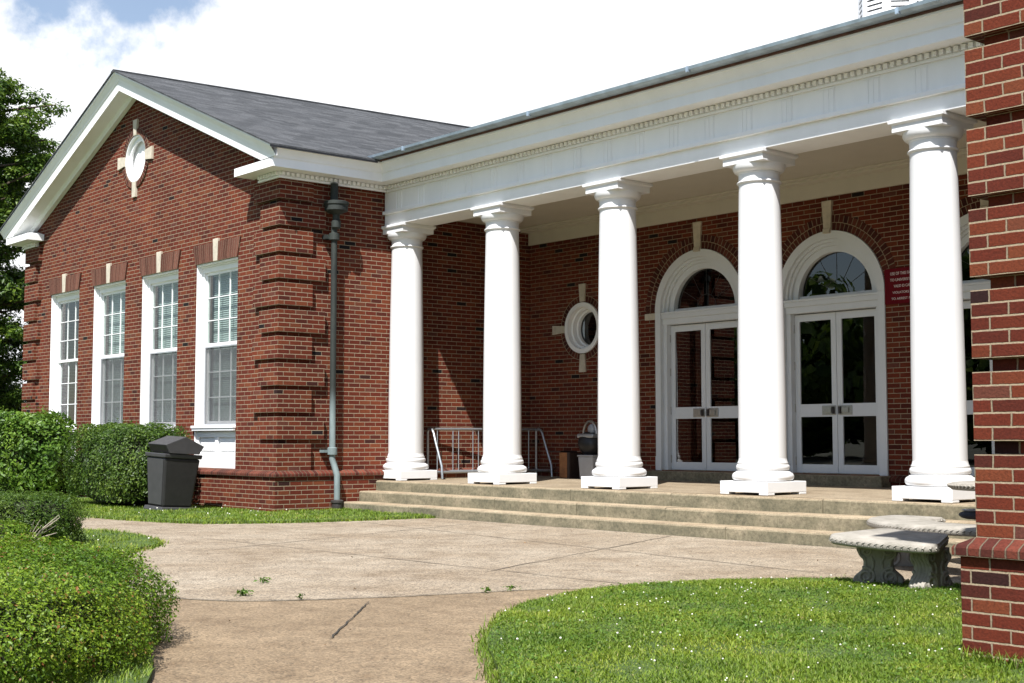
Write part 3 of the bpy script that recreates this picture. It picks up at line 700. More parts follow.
# --- windows of the wing
GY = .235                                 # glass plane
def window(xc, blinds, screen):
    wd = subnode('window', bld, (xc, .05, WZ0))
    x0, x1 = xc-WIN_W/2, xc+WIN_W/2
    mb = MB()                            # white reveal lining + casing
    mb.box(x0+.002, x0+.022, .075, GY, WZ0, WZ1); mb.box(x1-.022, x1-.002, .085, GY, WZ0, WZ1); mb.box(x0+.022, x1-.022, .075, GY, WZ1-.03, WZ1-.002)
    mb.box(x0+.022, x0+.10, GY-.07, GY+.05, WZ0, WZ1-.03); mb.box(x1-.10, x1-.022, GY-.07, GY+.05, WZ0, WZ1-.03)
    mb.box(x0+.10, x1-.10, GY-.068, GY+.05, WZ1-.14, WZ1-.03)
    mb.box(x0+.022, x0+.045, GY-.10, GY-.07, WZ0, WZ1-.03); mb.box(x0+.045, x1-.022, GY-.10, GY-.07, WZ1-.055, WZ1-.03)
    mb.build('frame', M['white'], wd, bevel=.004)
    mb = MB(); mb.box(x0-.0, x1+.0, .005, GY+.05, WZ0-.045, WZ0-.002); mb.box(x0+.01, x1-.01, .02, .07, WZ0-.085, WZ0-.046)
    mb.build('sill', M['white'], wd, bevel=.006)
    gx0, gx1 = x0+.10, x1-.10; zm = 2.655
    for nm, za, zb, yy in (('upper_sash', zm-.02, WZ1-.14, GY-.012), ('lower_sash', WZ0, zm+.02, GY+.022)):
        mb = MB(); t = .045
        mb.box(gx0, gx0+t, yy-.018, yy+.018, za, zb); mb.box(gx1-t, gx1, yy-.018, yy+.018, za, zb)
        mb.box(gx0+t, gx1-t, yy-.018, yy+.018, za, za+(.05 if nm == 'upper_sash' else .075)); mb.box(gx0+t, gx1-t, yy-.018, yy+.018, zb-t, zb)
        ax, bx = gx0+t, gx1-t; az, bz = za+.05, zb-t
        for k in (1, 2):
            xx = ax+(bx-ax)*k/3; mb.box(xx-.0065, xx+.0065, yy-.012, yy+.012, az, bz)
            zz = az+(bz-az)*k/3; mb.box(ax, bx, yy-.0115, yy+.0115, zz-.0065, zz+.0065)
        mb.build(nm, M['white'], wd)
        mb = MB(); mb.box(ax-.005, bx+.005, yy-.003, yy+.003, az-.005, bz+.005); mb.build('pane', M['glass'], wd)
    if screen:
        mb = MB(); mb.box(gx0+.006, gx1-.006, GY-.030, GY-.028, WZ0+.02, zm-.025); mb.build('insect_screen', M['screen'], wd)
        mb = MB(); za, zb = WZ0+.004, zm-.022
        mb.box(gx0+.002, gx0+.024, GY-.042, GY-.031, za, zb); mb.box(gx1-.024, gx1-.002, GY-.042, GY-.031, za, zb)
        mb.box(gx0+.024, gx1-.024, GY-.042, GY-.031, za, za+.022); mb.box(gx0+.024, gx1-.024, GY-.042, GY-.031, zb-.022, zb)
        mb.build('screen_frame', M['greyplastic'], wd)
    if blinds:
        z = WZ0+.03; prof = []
        while z < WZ1-.2: prof += [(GY+.085, z), (GY+.085, z+.004), (GY+.113, z+.0345)]; z += .035
        A = [(gx0+.05, y, z_) for y, z_ in prof]; B = [(gx1-.01, y, z_) for y, z_ in prof]; k = len(A)
        mb = MB().add(A+B, [(i, i+1, k+i+1, k+i) for i in range(k-1)])
        o = mb.build('blind', M['blind'], wd)
        sm = o.modifiers.new('thickness', 'SOLIDIFY'); sm.thickness = .0015
        mb = MB(); mb.box(gx0+.04, gx1, GY+.075, GY+.125, WZ1-.2, WZ1-.14); mb.build('blind_headrail', M['blind'], wd)
    # wood panel below the sill
    mb = MB(); zb = WZ0-.09; pz = ZC+.006
    mb.box(x0+.003, x1-.003, .15, .2, pz, zb)
    mb.box(x0+.003, x0+.09, .11, .15, pz, zb); mb.box(x1-.09, x1-.003, .11, .15, pz, zb)
    mb.box(x0+.09, x1-.09, .11, .15, zb-.10, zb); mb.box(x0+.09, x1-.09, .11, .15, pz, pz+.24)
    mb.box(xc-.05, xc+.05, .11, .15, pz+.24, zb-.10)
    for s_ in (-1, 1):
        xa = xc+s_*.05; xb = xc+s_*(WIN_W/2-.09); lo, hi = min(xa, xb)+.04, max(xa, xb)-.04
        mb.box(lo, hi, .13, .15, pz+.28, zb-.14)
    mb.box(x0+.001, x0+.02, .075, .15, pz, zb); mb.box(x1-.02, x1-.001, .085, .15, pz, zb)
    mb.build('apron_panel', M['white'], wd, bevel=.006)
    # flat arch of soldier bricks with a stone key
    mb = MB(); zt = WZ1+.315
    mb.prism([(x0-.0, .044, WZ1), (x1+.0, .044, WZ1), (x1+.10, .044, zt), (x0-.10, .044, zt)], (0, .2, 0))
    mb.build('flat_arch', M['soldier'], wd, uvfun=lambda p, n: (p.x+(p.x-xc)*(WZ1-p.z)*.22, p.z-WZ1))
    mb = MB(); mb.prism([(xc-.065, .034, WZ1-.003), (xc+.065, .034, WZ1-.003), (xc+.085, .034, zt+.05), (xc-.085, .034, zt+.05)], (0, .2, 0))
    mb.build('keystone', M['stone'], wd, bevel=.004)
for i, x in enumerate(WIN_X): window(x, i < 3, i < 3)
mb = MB()                                 # room behind the windows
mb.box(-WW+.4, -.35, 3.4, 3.5, .6, 4.6); mb.box(-WW+.4, -.35, .32, 3.4, .55, .6); mb.box(-WW+.4, -.35, .32, 3.4, 4.6, 4.65)
mb.build('classroom_interior', M['roomwall'], bld)

# --- downspout on the side wall
dsp = subnode('downspout', bld, (.0, .95, 0))
yy = .94; xw = .055
MB().tube([(xw, yy, 5.075), (xw, yy, 4.80)], .062, 12).build('upper_pipe', M['pipe'], dsp, smooth=True)
mb = MB()
mb.lathe([(.05,4.36),(.07,4.38),(.075,4.48),(.055,4.50),(.055,4.58),(.09,4.60),(.17,4.63),(.18,4.64),(.18,4.72),(.195,4.73),(.195,4.775),(.17,4.785),(.05,4.79)], (xw+.06, yy, 0), 20)
mb.build('leader_head', M['pipe'], dsp, smooth=True)
mb = MB(); mb.lathe([(.055,4.18),(.082,4.19),(.082,4.29),(.055,4.30)], (xw+.01, yy, 0), 16); mb.box(-.06, xw, yy-.14, yy-.02, 4.20, 4.26)
mb.build('pipe_collar', M['pipe'], dsp, smooth=True); mb = MB()
mb.lathe([(.06,.86),(.075,.87),(.075,.97),(.06,.98)], (xw+.01, yy, 0), 16); mb.box(-.06, xw, yy-.15, yy-.02, .90, .94)
mb.build('pipe_collar', M['pipe'], dsp, smooth=True)
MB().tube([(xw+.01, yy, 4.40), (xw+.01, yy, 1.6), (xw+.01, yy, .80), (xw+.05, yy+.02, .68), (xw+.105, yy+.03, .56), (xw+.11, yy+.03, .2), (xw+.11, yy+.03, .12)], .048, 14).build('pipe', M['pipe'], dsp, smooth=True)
MB().lathe([(.075,-.02),(.085,.0),(.085,.13),(.10,.14),(.10,.17),(.08,.18),(.055,.185)], (xw+.11, yy+.03, 0), 16).build('drain_boot', M['iron'], dsp, smooth=True)

# ------------------------------------------------------------------ porch
FY = 1.97                                  # frieze plane
PX1 = 14.1
YB = 5.06                                  # back wall plane
ZT = .47                                   # porch floor
COLX = [.17 + (i*2.394 + (.02 if i else 0)) for i in range(6)]
COLX[1] -= .02; COLX[3] += .02
YCOL = 2.254
DX = (3.89, 6.31, 8.73)
# entablature
ent = subnode('entablature', bld, (7, FY, 4.6))
mb = MB(); mb.box(-.048, PX1, FY, FY+.56, 4.519, 4.70); mb.build('architrave', M['white'], ent, bevel=.004)
mb = MB(); mb.box(-.048, PX1, FY-.05, FY+.3, 4.70, 4.752); mb.build('taenia', M['white'], ent, bevel=.005)
mb = MB(); mb.box(-.048, PX1, FY, FY+.5, 4.752, 5.06); mb.build('frieze', M['white'], ent)
x = .224
while x < PX1-.3:                          # applied triglyph boards
    mb = MB(); mb.box(x, x+.20, FY-.004, FY, 4.754, 5.035)
    for k in range(3): mb.box(x+.006+k*.067, x+k*.067+.054, FY-.009, FY-.0041, 4.756, 5.03)
    mb.box(x-.006, x+.206, FY-.008, FY, 5.0355, 5.058)
    mb.build('triglyph', M['white'], ent); x += .5925
# gutter and roof over the porch
rf = subnode('porch_roof', bld, (7, FY, 5.5))
gx = EO+.05
mb = MB().sweep([(.395,5.4505),(.425,5.4505),(.43,5.474),(.395,5.474)], [(gx-.44, FY), (PX1, FY)]); mb.build('drip_edge', M['redbrown'], rf)
mb = MB()
mb.sweep([(.36,5.475),(.52,5.475),(.558,5.50),(.568,5.535),(.548,5.535),(.52,5.53),(.36,5.53)], [(gx-.44, FY), (PX1, FY)])
x = 1.2
while x < 14: mb.box(x, x+.035, FY-.574, FY-.35, 5.472, 5.538); x += 2.9
mb.build('gutter', M['gutter'], rf)
mb = MB()
ridge = 13.0; zr = 5.55+.2*(ridge-1.62)
A = [(gx+.02, 1.62, 5.50), (PX1+.5, 1.62, 5.50), (PX1+.5, ridge, zr), (gx+5.9, ridge, zr), (gx+.02, 24, 5.6), (PX1+.5, 24, 5.6)]
mb.add(A+[(x, y, z-.06) for x, y, z in A], [(0,1,2,3),(0,3,4),(3,2,5,4),(6,9,8,7),(6,10,9),(9,10,11,8),(0,6,7,1),(1,7,8,2),(2,8,11,5),(5,11,10,4),(4,10,6,0)])
mb.build('shingles', M['shingle'], rf, uvfun=lambda p, n: (p.x, p.y))
# porch ceiling and the boards along the back wall
cl = subnode('porch_ceiling', bld, (7, 3.5, 4.7))
mb = MB(); mb.box(-.048, PX1, FY+.561, YB, 4.76, 4.80)
mb.box(-.046, PX1, FY+.5605, FY+.70, 4.64, 4.759); mb.box(-.046, PX1, YB-.22, YB-.001, 4.70, 4.759); mb.box(-.046, PX1, YB-.30, YB-.221, 4.73, 4.759)
mb.build('ceiling_boards', M['board'], cl, bevel=.006)
mb = MB(); mb.box(-.046, PX1, YB-.035, YB-.001, 4.49, 4.699); mb.build('wall_frieze', M['board'], cl)
for x in COLX[1:]:
    mb = MB()
# back wall with door openings and round windows
OCU = (1.31, 2.96, .43)
holes = []
DH, DZ, SPR = .91, .62, 3.10              # half width, threshold, spring line of the arch
for x in DX:
    h = [(x-DH, ZT+.16), (x-DH, SPR)] + [(x+DH*math.cos(a), SPR+DH*math.sin(a)) for a in np.linspace(math.pi, 0, 33)[1:-1]] + [(x+DH, SPR), (x+DH, ZT+.16)]
    holes.append(h)
for xo in (OCU[0], 11.31): holes.append(list(reversed(circ(xo, OCU[1], OCU[2], 44))))
mb = MB().holed([(-.05, .3), (PX1, .3), (PX1, 4.85), (-.05, 4.85)], holes, lambda u, v, d: (u, YB+d, v), .30)
mb.build('back_wall', M['brick'], bld, uvfun=lambda p, n: (p.y, p.z-ZC) if abs(n.x) > abs(n.y) else (p.x, p.z-ZC))
capx = [-.02]
for x in DX: capx += [x-DH-.02, x+DH+.02]
capx.append(PX1)
for i in range(0, len(capx), 2):
    mb = MB(); m2 = MB()
    a, e = capx[i], capx[i+1]
    mb.prism([(a, YB-.085, .5415), (a, YB-.085, .585), (a, YB-.004, ZC), (a, YB+.02, ZC), (a, YB+.02, .5415)], (e-a, 0, 0))
    m2.box(a, e, YB-.055, YB-.001, .3, .541)
    mb.build('base_cap', M['rowlock'], bld, uvfun=lambda p, n: (p.x, p.z+.3)); m2.build('brick_base', M['brick'], bld)
mb = MB(); mb.box(1.9, 10.9, 9.0, 9.1, .3, 4.6); mb.box(1.9, 2.0, YB+.31, 9, .3, 4.6); mb.box(10.8, 10.9, YB+.31, 9, .3, 4.6)
mb.box(2.0, 10.8, YB+.31, 9, 4.5, 4.6); mb.box(2.0, 10.8, YB+.31, 9, .55, .6); mb.box(.5, 1.88, YB+.8, YB+.85, 2.2, 3.8)
mb.build('lobby_interior', M['darkbox'], bld)
mb = MB(); mb.box(1.9, 1.95, YB+.8, YB+.9, .6, 4.0)

# --- arched double doors
def door(xc):
    d = subnode('arched_door', bld, (xc, YB, DZ))
    LY = YB+.16                            # leaf plane
    LH = .72                               # half width of the pair of leaves
    FR = .625                              # fanlight radius
    zt = 2.88
    mb = MB()                              # casing: jambs, transom bar, arch
    for s_ in (-1, 1):
        xa, xb = sorted((xc+s_*(DH-.003), xc+s_*(DH-.115))); mb.box(xa, xb, YB-.02, LY+.06, DZ, SPR)
        xa, xb = sorted((xc+s_*(DH-.115), xc+s_*LH)); mb.box(xa, xb, YB+.05, LY+.06, DZ, SPR)
        xa, xb = sorted((xc+s_*(DH+.0), xc+s_*(DH-.125))); mb.box(xa, xb, YB-.03, YB-.0195, DZ, DZ+.22)
        mb.build('jamb', M['doorframe'], d, bevel=.005); mb = MB()
    mb = MB(); mb.box(xc-DH+.115, xc+DH-.115, YB+.03, LY+.06, zt+.012, SPR-.01); mb.box(xc-DH+.118, xc+DH-.118, YB+.0, YB+.03, SPR-.115, SPR-.045)
    mb.box(xc-DH+.117, xc+DH-.117, YB-.012, YB+.03, SPR-.045, SPR-.012)
    mb.build('transom_bar', M['doorframe'], d, bevel=.004)
    mb = MB(); ring_arc(mb, xc, SPR, DH-.115, DH-.003, YB-.02, LY+.06, 0, math.pi); ring_arc(mb, xc, SPR, DH-.155, DH-.1155, YB+.03, LY+.06, 0, math.pi)
    ring_arc(mb, xc, SPR, DH-.195, DH-.1555, YB+.07, LY+.06, 0, math.pi); ring_arc(mb, xc, SPR, FR, DH-.1955, YB+.11, LY+.06, 0, math.pi)
    mb.build('arch_casing', M['doorframe'], d, smooth=True, auto=30)
    mb = MB(); mb.prism([(x, LY+.02, z) for x, z in circ(xc, SPR+.035, FR-.03, 28, 0, math.pi, True)], (0, .006, 0)); mb.build('fanlight', M['doorglass'], d)
    mb = MB(); mb.box(xc-FR, xc+FR, LY-.01, LY+.05, SPR-.008, SPR+.04); mb.build('fanlight_rail', M['doorframe'], d)
    M.setdefault('lead', simple('lead_came', (.06,.06,.06), .5))
    mb = MB(); ring_arc(mb, xc, SPR+.04, .19, .194, LY+.013, LY+.019, 0, math.pi, 20); pass
    for a in range(30, 180, 30):
        ca, sa = math.cos(R(a)), math.sin(R(a)); mb.tube([(xc+.19*ca, LY+.016, SPR+.04+.19*sa), (xc+.59*ca, LY+.016, SPR+.04+.59*sa)], .0025, 5)
    mb.build('fanlight_cames', M['lead'], d)
    for s_ in (-1, 1):                     # leaves
        xa, xb = sorted((xc+s_*.004, xc+s_*(LH-.004)))
        st = .085; zb = DZ+.012
        mb = MB()
        mb.box(xa, xa+st, LY-.022, LY+.022, zb, zt); mb.box(xb-st, xb, LY-.022, LY+.022, zb, zt)
        mb.box(xa+st, xb-st, LY-.022, LY+.022, zb, zb+.12); mb.box(xa+st, xb-st, LY-.022, LY+.022, zt-.10, zt)
        mb.box(xa+st, xb-st, LY-.022, LY+.022, 1.42, 1.60)
        mb.build('door_leaf', M['doorframe'], d, bevel=.003)
        mb = MB(); mb.box(xa+st-.004, xb-st+.004, LY-.004, LY+.004, zb+.116, 1.424); mb.build('lower_pane', M['doorglass'], d)
        mb = MB(); mb.box(xa+st-.004, xb-st+.004, LY-.004, LY+.004, 1.596, zt-.096); mb.build('upper_pane', M['doorglass'], d)
        mb = MB(); q0, q1 = sorted((xc+s_*.02, xc+s_*.25)); mb.box(q0, q1, LY-.036, LY-.0225, 1.445, 1.575)
        q0, q1 = sorted((xc+s_*.09, xc+s_*.20)); mb.box(q0, q1, LY-.055, LY-.0365, 1.475, 1.545)
        mb.build('push_plate', M['steel'], d, bevel=.004)
        mb = MB(); q = xc+s_*.055; mb.box(q-.02, q+.02, LY-.058, LY-.0365, 1.46, 1.56)
        mb.build('pull_handle', M['iron'], d, bevel=.004)
        for zz in (.80, 1.55, 2.15, 2.68):
            q = xc+s_*(LH+.003); mb = MB(); mb.tube([(q, LY-.03, zz-.06), (q, LY-.03, zz+.06)], .011, 8); mb.build('hinge', M['steel'], d)
    mb = MB(); mb.box(xc-DH-.06, xc+DH+.06, YB-.26, YB+.22, ZT-.02, DZ-.004); mb.build('door_step', M['step'], d, bevel=.008)
    mb = MB(); mb.box(xc-LH, xc+LH, LY-.05, LY+.05, DZ-.004, DZ+.010); mb.build('threshold', M['steel'], d)
    mb = MB(); ring_arc(mb, xc, SPR, DH+.003, DH+.107, YB-.006, YB+.1, 0, math.pi, 40); ring_arc(mb, xc, SPR, DH+.107, DH+.212, YB-.0062, YB+.1, 0, math.pi, 40)
    mb.build('brick_arch', M['archbrick'], d, uvfun=lambda p, n: (math.atan2(p.z-SPR, p.x-xc)*.98, math.hypot(p.x-xc, p.z-SPR)-DH))
    mb = MB(); mb.prism([(xc-.06, YB-.035, SPR+DH+.03), (xc+.06, YB-.035, SPR+DH+.03), (xc+.085, YB-.035, SPR+DH+.42), (xc-.085, YB-.035, SPR+DH+.42)], (0, .2, 0))
    mb.prism([(xc-.055, YB-.07, SPR+DH-.04), (xc+.055, YB-.07, SPR+DH-.04), (xc+.06, YB-.05, SPR+DH+.03), (xc-.06, YB-.05, SPR+DH+.03)], (0, .2, 0))
    mb.build('keystone', M['stone'], d, bevel=.006)
    mb = MB()
    for s_ in (-1, 1):
        q0, q1 = sorted((xc+s_*(DH+.004), xc+s_*(DH+.23))); mb = MB(); mb.box(q0, q1, YB-.012, YB+.1, SPR-.115, SPR-.012)
        mb.build('impost_stone', M['stone'], d, bevel=.005)
for x in DX: door(x)
def porch_oculus(xc):
    zc, r = OCU[1], OCU[2]; d = subnode('round_window', bld, (xc, YB, zc))
    mb = MB(); ring_arc(mb, xc, zc, r-.075, r-.002, YB-.03, YB+.12, 0, 2*math.pi, 48); ring_arc(mb, xc, zc, r-.115, r-.0755, YB+.06, YB+.25, 0, 2*math.pi, 48)
    ring_arc(mb, xc, zc, r-.15, r-.1155, YB+.15, YB+.25, 0, 2*math.pi, 48); mb.build('frame', M['white'], d, smooth=True, auto=30)
    mb = MB(); mb.prism([(x, YB+.21, z) for x, z in circ(xc, zc, r-.13, 36)], (0, .006, 0)); mb.build('pane', M['doorglass'], d)
    mb = MB(); ring_arc(mb, xc, zc, r+.003, r+.115, YB-.005, YB+.1, 0, 2*math.pi, 56)
    mb.build('brick_surround', M['archbrick'], d, uvfun=lambda p, n: (math.atan2(p.z-zc, p.x-xc)*.49, math.hypot(p.x-xc, p.z-zc)-r))
    for a in (0, 90, 180, 270):
        ca, sa = math.cos(R(a)), math.sin(R(a)); r0, r1 = r+.01, r+.31; w0, w1 = (.055, .08)
        pt = lambda r_, t: (xc+ca*r_-sa*t, YB-.03, zc+sa*r_+ca*t)
        MB().prism([pt(r0,-w0), pt(r1,-w1), pt(r1,w1), pt(r0,w0)], (0, .15, 0)).build('keystone', M['stone'], d, bevel=.005)
porch_oculus(OCU[0]); porch_oculus(11.31)

# --- steps and porch floor
stp = subnode('front_steps', bld, (7, 1.13, 0))
SX0 = .06
def step_row(y0, y1, z0, z1, sag):
    # cast stones laid end to end, the row has settled a little in the middle
    xs = [SX0]; x = SX0
    while x < PX1: x += random.uniform(1.5, 2.4); xs.append(min(x, PX1))
    mb = MB()
    for a, e in zip(xs, xs[1:]):
        if e-a < .05: continue
        dz = random.uniform(-.003, .003); dy = random.uniform(-.006, .006)
        sg = lambda q: -sag*math.exp(-((q-6.5)/3.2)**2)
        n = 4; V = []; F = []
        for i in range(n+1):
            q = a+.004+(e-a-.008)*i/n
            V += [(q, y0+dy, z0), (q, y0+dy-.004, z1+dz+sg(q)-.022), (q, y0+dy+.006, z1+dz+sg(q)-.006), (q, y0+dy+.022, z1+dz+sg(q)), (q, y1, z1+dz+sg(q)), (q, y1, z0)]
        for i in range(n):
            F += [(i*6+k, i*6+(k+1) % 6, (i+1)*6+(k+1) % 6, (i+1)*6+k) for k in range(6)]
        F += [(0,1,2,3,4,5), tuple(n*6+k for k in reversed(range(6)))]
        mb.add(V, F)
    return mb
step_row(1.14, 1.52, -.12, .145, .012).build('step', M['step'], stp, smooth=True, auto=25)
step_row(1.45, 1.84, .0, .302, .012).build('step', M['step'], stp, smooth=True, auto=25)
step_row(1.765, 1.86, .15, .458, .006).build('step', M['step'], stp, smooth=True, auto=25)
mb = MB(); V = []; F = []
V = [(-.05, 1.855, .456), (PX1, 1.855, .456), (PX1, YB+.02, ZT+.005), (-.05, YB+.02, ZT+.005)]
mb.prism(V, (0, 0, -.3)); mb.build('porch_floor', M['terrace'], bld)

# --- columns
def column(x):
    c = subnode('column', bld, (x, YCOL, ZT)); k = .358
    mb = MB(); mb.box(x-k, x+k, YCOL-k, YCOL+k, .487, .615)
    for sx in (-1, 1):
        for sy in (-1, 1): mb.box(*sorted((x+sx*k, x+sx*(k-.13))), *sorted((YCOL+sy*k, YCOL+sy*(k-.13))), ZT-.01, .4865)
    mb.build('plinth', M['column'], c, bevel=.006)
    pr = [(.20,.616),(.335,.618)]
    pr += [(.318+.045*math.cos(t), .667+.049*math.sin(t)) for t in np.linspace(-1.4, 1.4, 9)]
    pr += [(.322,.718),(.318,.726),(.296,.735)]
    pr += [(.288+.026*math.cos(t), .776+.036*math.sin(t)) for t in np.linspace(-1.3, 1.4, 9)]
    pr += [(.298,.817),(.298,.830),(.287,.845),(.280,.88)]
    MB().lathe(pr, (x, YCOL, 0), 48).build('base', M['column'], c, smooth=True, auto=50)
    H0, H1 = .86, 4.165; ps = []
    for i in range(15):
        t = i/14; r = .279-.036*(max(0, (t-.15))/.85)**1.5; ps.append((r, H0+(H1-H0)*t))
    MB().lathe(ps, (x, YCOL, 0), 48).build('shaft', M['column'], c, smooth=True)
    pc = [(.243,4.150)]+[(.247+.020*math.cos(t), 4.175+.016*math.sin(t)) for t in np.linspace(-1.5, 1.5, 7)]
    pc += [(.245,4.195),(.245,4.275),(.255,4.28),(.255,4.292),(.262,4.296)]+[(.262+.055*math.sin(t), 4.296+.085*(1-math.cos(t))) for t in np.linspace(.2, 1.4, 7)]+[(.318,4.388),(.30,4.392)]
    MB().lathe(pc, (x, YCOL, 0), 48).build('capital', M['column'], c, smooth=True, auto=35)
    mb = MB(); mb.box(x-.305, x+.305, YCOL-.305, YCOL+.305, 4.386, 4.462)
    k = .335; mb.box(x-k, x+k, YCOL-k, YCOL+k, 4.480, 4.5165)
    k1 = .305; V = [(x+a*k1, YCOL+b_*k1, 4.4605) for a, b_ in ((-1,-1),(1,-1),(1,1),(-1,1))]+[(x+a*(k-.004), YCOL+b_*(k-.004), 4.4805) for a, b_ in ((-1,-1),(1,-1),(1,1),(-1,1))]
    mb.add(V, [(3,2,1,0),(4,5,6,7)]+[(i, (i+1) % 4, (i+1) % 4+4, i+4) for i in range(4)])
    mb.build('abacus', M['column'], c, bevel=.003)
for x in COLX: column(x)

# --- louvred cupola on the roof
def cupola():
    d = ray(894, 28); t = (8.6-CY)/d.y; cx, cz = CX+d.x*t, CZ+d.z*t
    cy = 8.6; zb = cz-.12
    cp = subnode('cupola', bld, (cx, cy, zb))
    ap = .54; Rr = ap/math.cos(math.pi/8)
    def oc(r, z): return [(cx+r*math.cos(math.pi/8+math.pi/4*i), cy+r*math.sin(math.pi/8+math.pi/4*i), z) for i in range(8)]
    def pr_(rs):
        mb = MB(); V = []
        for r, z in rs: V += oc(r, z)
        n = len(rs); F = [(j*8+i, j*8+(i+1) % 8, (j+1)*8+(i+1) % 8, (j+1)*8+i) for j in range(n-1) for i in range(8)]
        F += [tuple(reversed(range(8))), tuple((n-1)*8+i for i in range(8))]; return mb.add(V, F)
    pr_([(Rr+.16, zb-2.2), (Rr+.16, zb), (Rr+.05, zb+.05), (Rr+.05, zb+.16)]).build('cupola_base', M['white'], cp)
    mb = pr_([(Rr-.10, zb+.16), (Rr-.10, zb+1.5)]); mb.build('louvre_backing', M['darkbox'], cp)
    mb = MB(); ml = MB()
    for i in range(8):
        a = math.pi/8+math.pi/4*i; b2 = a+math.pi/4
        p = Vector((cx+Rr*math.cos(a), cy+Rr*math.sin(a))); q = Vector((cx+Rr*math.cos(b2), cy+Rr*math.sin(b2)))
        dv = (q-p).normalized(); nv = Vector((dv.y, -dv.x)); Lg = (q-p).length
        for s0, s1 in ((0, .075), (Lg-.075, Lg)):
            A, B = p+dv*s0, p+dv*s1
            mb.prism([(*A, zb+.16), (*B, zb+.16), (*(B-nv*.06), zb+.16), (*(A-nv*.06), zb+.16)], (0, 0, 1.34))
        A, B = p+dv*.075, p+dv*(Lg-.075)
        mb.prism([(*A, zb+.16), (*B, zb+.16), (*(B-nv*.06), zb+.16), (*(A-nv*.06), zb+.16)], (0, 0, .06))
        z = zb+.245
        while z < zb+1.45:
            ml.add([(*(A-nv*.002), z), (*(B-nv*.002), z), (*(B-nv*.07), z+.05), (*(A-nv*.07), z+.05), (*(A-nv*.002), z+.045), (*(B-nv*.002), z+.045), (*(B-nv*.07), z+.095), (*(A-nv*.07), z+.095)],
                   [(0,1,2,3),(4,5,6,7),(0,1,5,4),(2,3,7,6),(0,3,7,4),(1,2,6,5)]); z += .085
    mb.build('corner_trim', M['white'], cp); ml.build('louvre_slats', M['white'], cp)
    pr_([(Rr+.02, zb+1.5), (Rr+.18, zb+1.56), (Rr+.2, zb+1.66), (Rr+.1, zb+1.7), (.25, zb+2.3), (.05, zb+2.9)]).build('cupola_roof', M['gutter'], cp)
cupola()

# ------------------------------------------------------------------ right-hand wing (only its near corner shows)
RX, RY = 14.1487, -4.3693
rw, fR, bR, buvR = make_wing('brick_wing', 'brick corner with banded quoins at the right edge, nearest the camera', RX, RY, -1, False, 20)

# ------------------------------------------------------------------ things on the porch
rk = thing('bike_rack', 'grey galvanised bicycle rack standing on the porch behind the second column', 'bike rack', (.02, 2.80, ZT), R(-6))
rx0, rx1, ry0, ry1 = .02, .46, 2.80, 4.96; rt_ = .80
zt_ = ZT+rt_; r_ = .021
MB().tube([(rx0, ry0, zt_), (rx0, ry1, zt_)], r_*.9, 10).build('top_rail', M['galv'], rk, smooth=True)
for yv in (ry0, ry1):
    MB().tube([(rx0, yv, ZT), (rx0, yv, zt_-.05), (rx0+.015, yv, zt_-.012), (rx0+.06, yv, zt_+.004), (rx0+.13, yv, zt_-.01), (rx0+.18, yv, zt_-.06), (rx0+.24, yv, zt_-.2), (rx1, yv, ZT+.2), (rx1+.02, yv, ZT)], r_, 10).build('end_frame', M['galv'], rk, smooth=True)
    MB().tube([(rx0, yv, ZT+.11), (rx1, yv, ZT+.11)], r_*.8, 8).build('foot_rail', M['galv'], rk, smooth=True)
for xx in (rx0, rx1+.0): MB().tube([(xx, ry0, ZT+.11), (xx, ry1, ZT+.11)], r_*.9, 10).build('bottom_rail', M['galv'], rk, smooth=True)
for y in (2.98, 3.28, 3.39, 3.67, 3.78, 4.06, 4.17, 4.45, 4.56, 4.80):
    MB().tube([(rx0+.0, y, ZT+.11), (rx0+.0, y, zt_)], .009, 7).build('bar', M['galv'], rk, smooth=True)

bx = thing('wooden_crate', 'brown wooden box with a black side beside the bike rack', 'box', (1.54, 4.45, ZT))
mb = MB(); mb.box(1.440, 1.620, 4.40, 4.418, ZT+.012, ZT+.42); mb.build('front_board', M['wood'], bx, bevel=.004)
mb = MB(); mb.box(1.440, 1.680, 4.42, 4.75, ZT+.01, ZT+.42); mb.box(1.620, 1.680, 4.40, 4.42, ZT+.01, ZT+.42); mb.build('carcass', M['darkwood'], bx, bevel=.004)
mb = MB(); mb.box(1.205, 1.475, 4.39, 4.76, ZT+.42, ZT+.445); mb.build('lid', M['darkwood'], bx, bevel=.004)
mb = MB()
for q in ((1.45,4.41),(1.66,4.41),(1.45,4.72),(1.66,4.72)): MB().box(q[0]-.008, q[0]+.012, q[1], q[1]+.02, ZT, ZT+.01).build('foot', M['darkwood'], bx)
bn = thing('grey_bin', 'pale grey squat bin beside the brown box, partly behind the third column', 'bin', (2.12, 4.5, ZT))
mb = MB(); V = []
for k, z in ((.15, ZT), (.17, ZT+.36)): V += [(2.12+a*k, 4.5+b_*k, z) for a, b_ in ((-1,-1),(1,-1),(1,1),(-1,1))]
mb.add(V, [(3,2,1,0),(4,5,6,7)]+[(i, (i+1) % 4, (i+1) % 4+4, i+4) for i in range(4)]); mb.build('body', M['greyplastic'], bn, bevel=.02)
mb = MB(); mb.box(1.94, 2.30, 4.32, 4.68, ZT+.3602, ZT+.385); mb.build('rim', M['greyplastic'], bn, bevel=.008)
bg_ = thing('black_bag', 'bulging black bag with a grey strap on top of the pale grey bin', 'bag', (2.12, 4.5, ZT+.386))
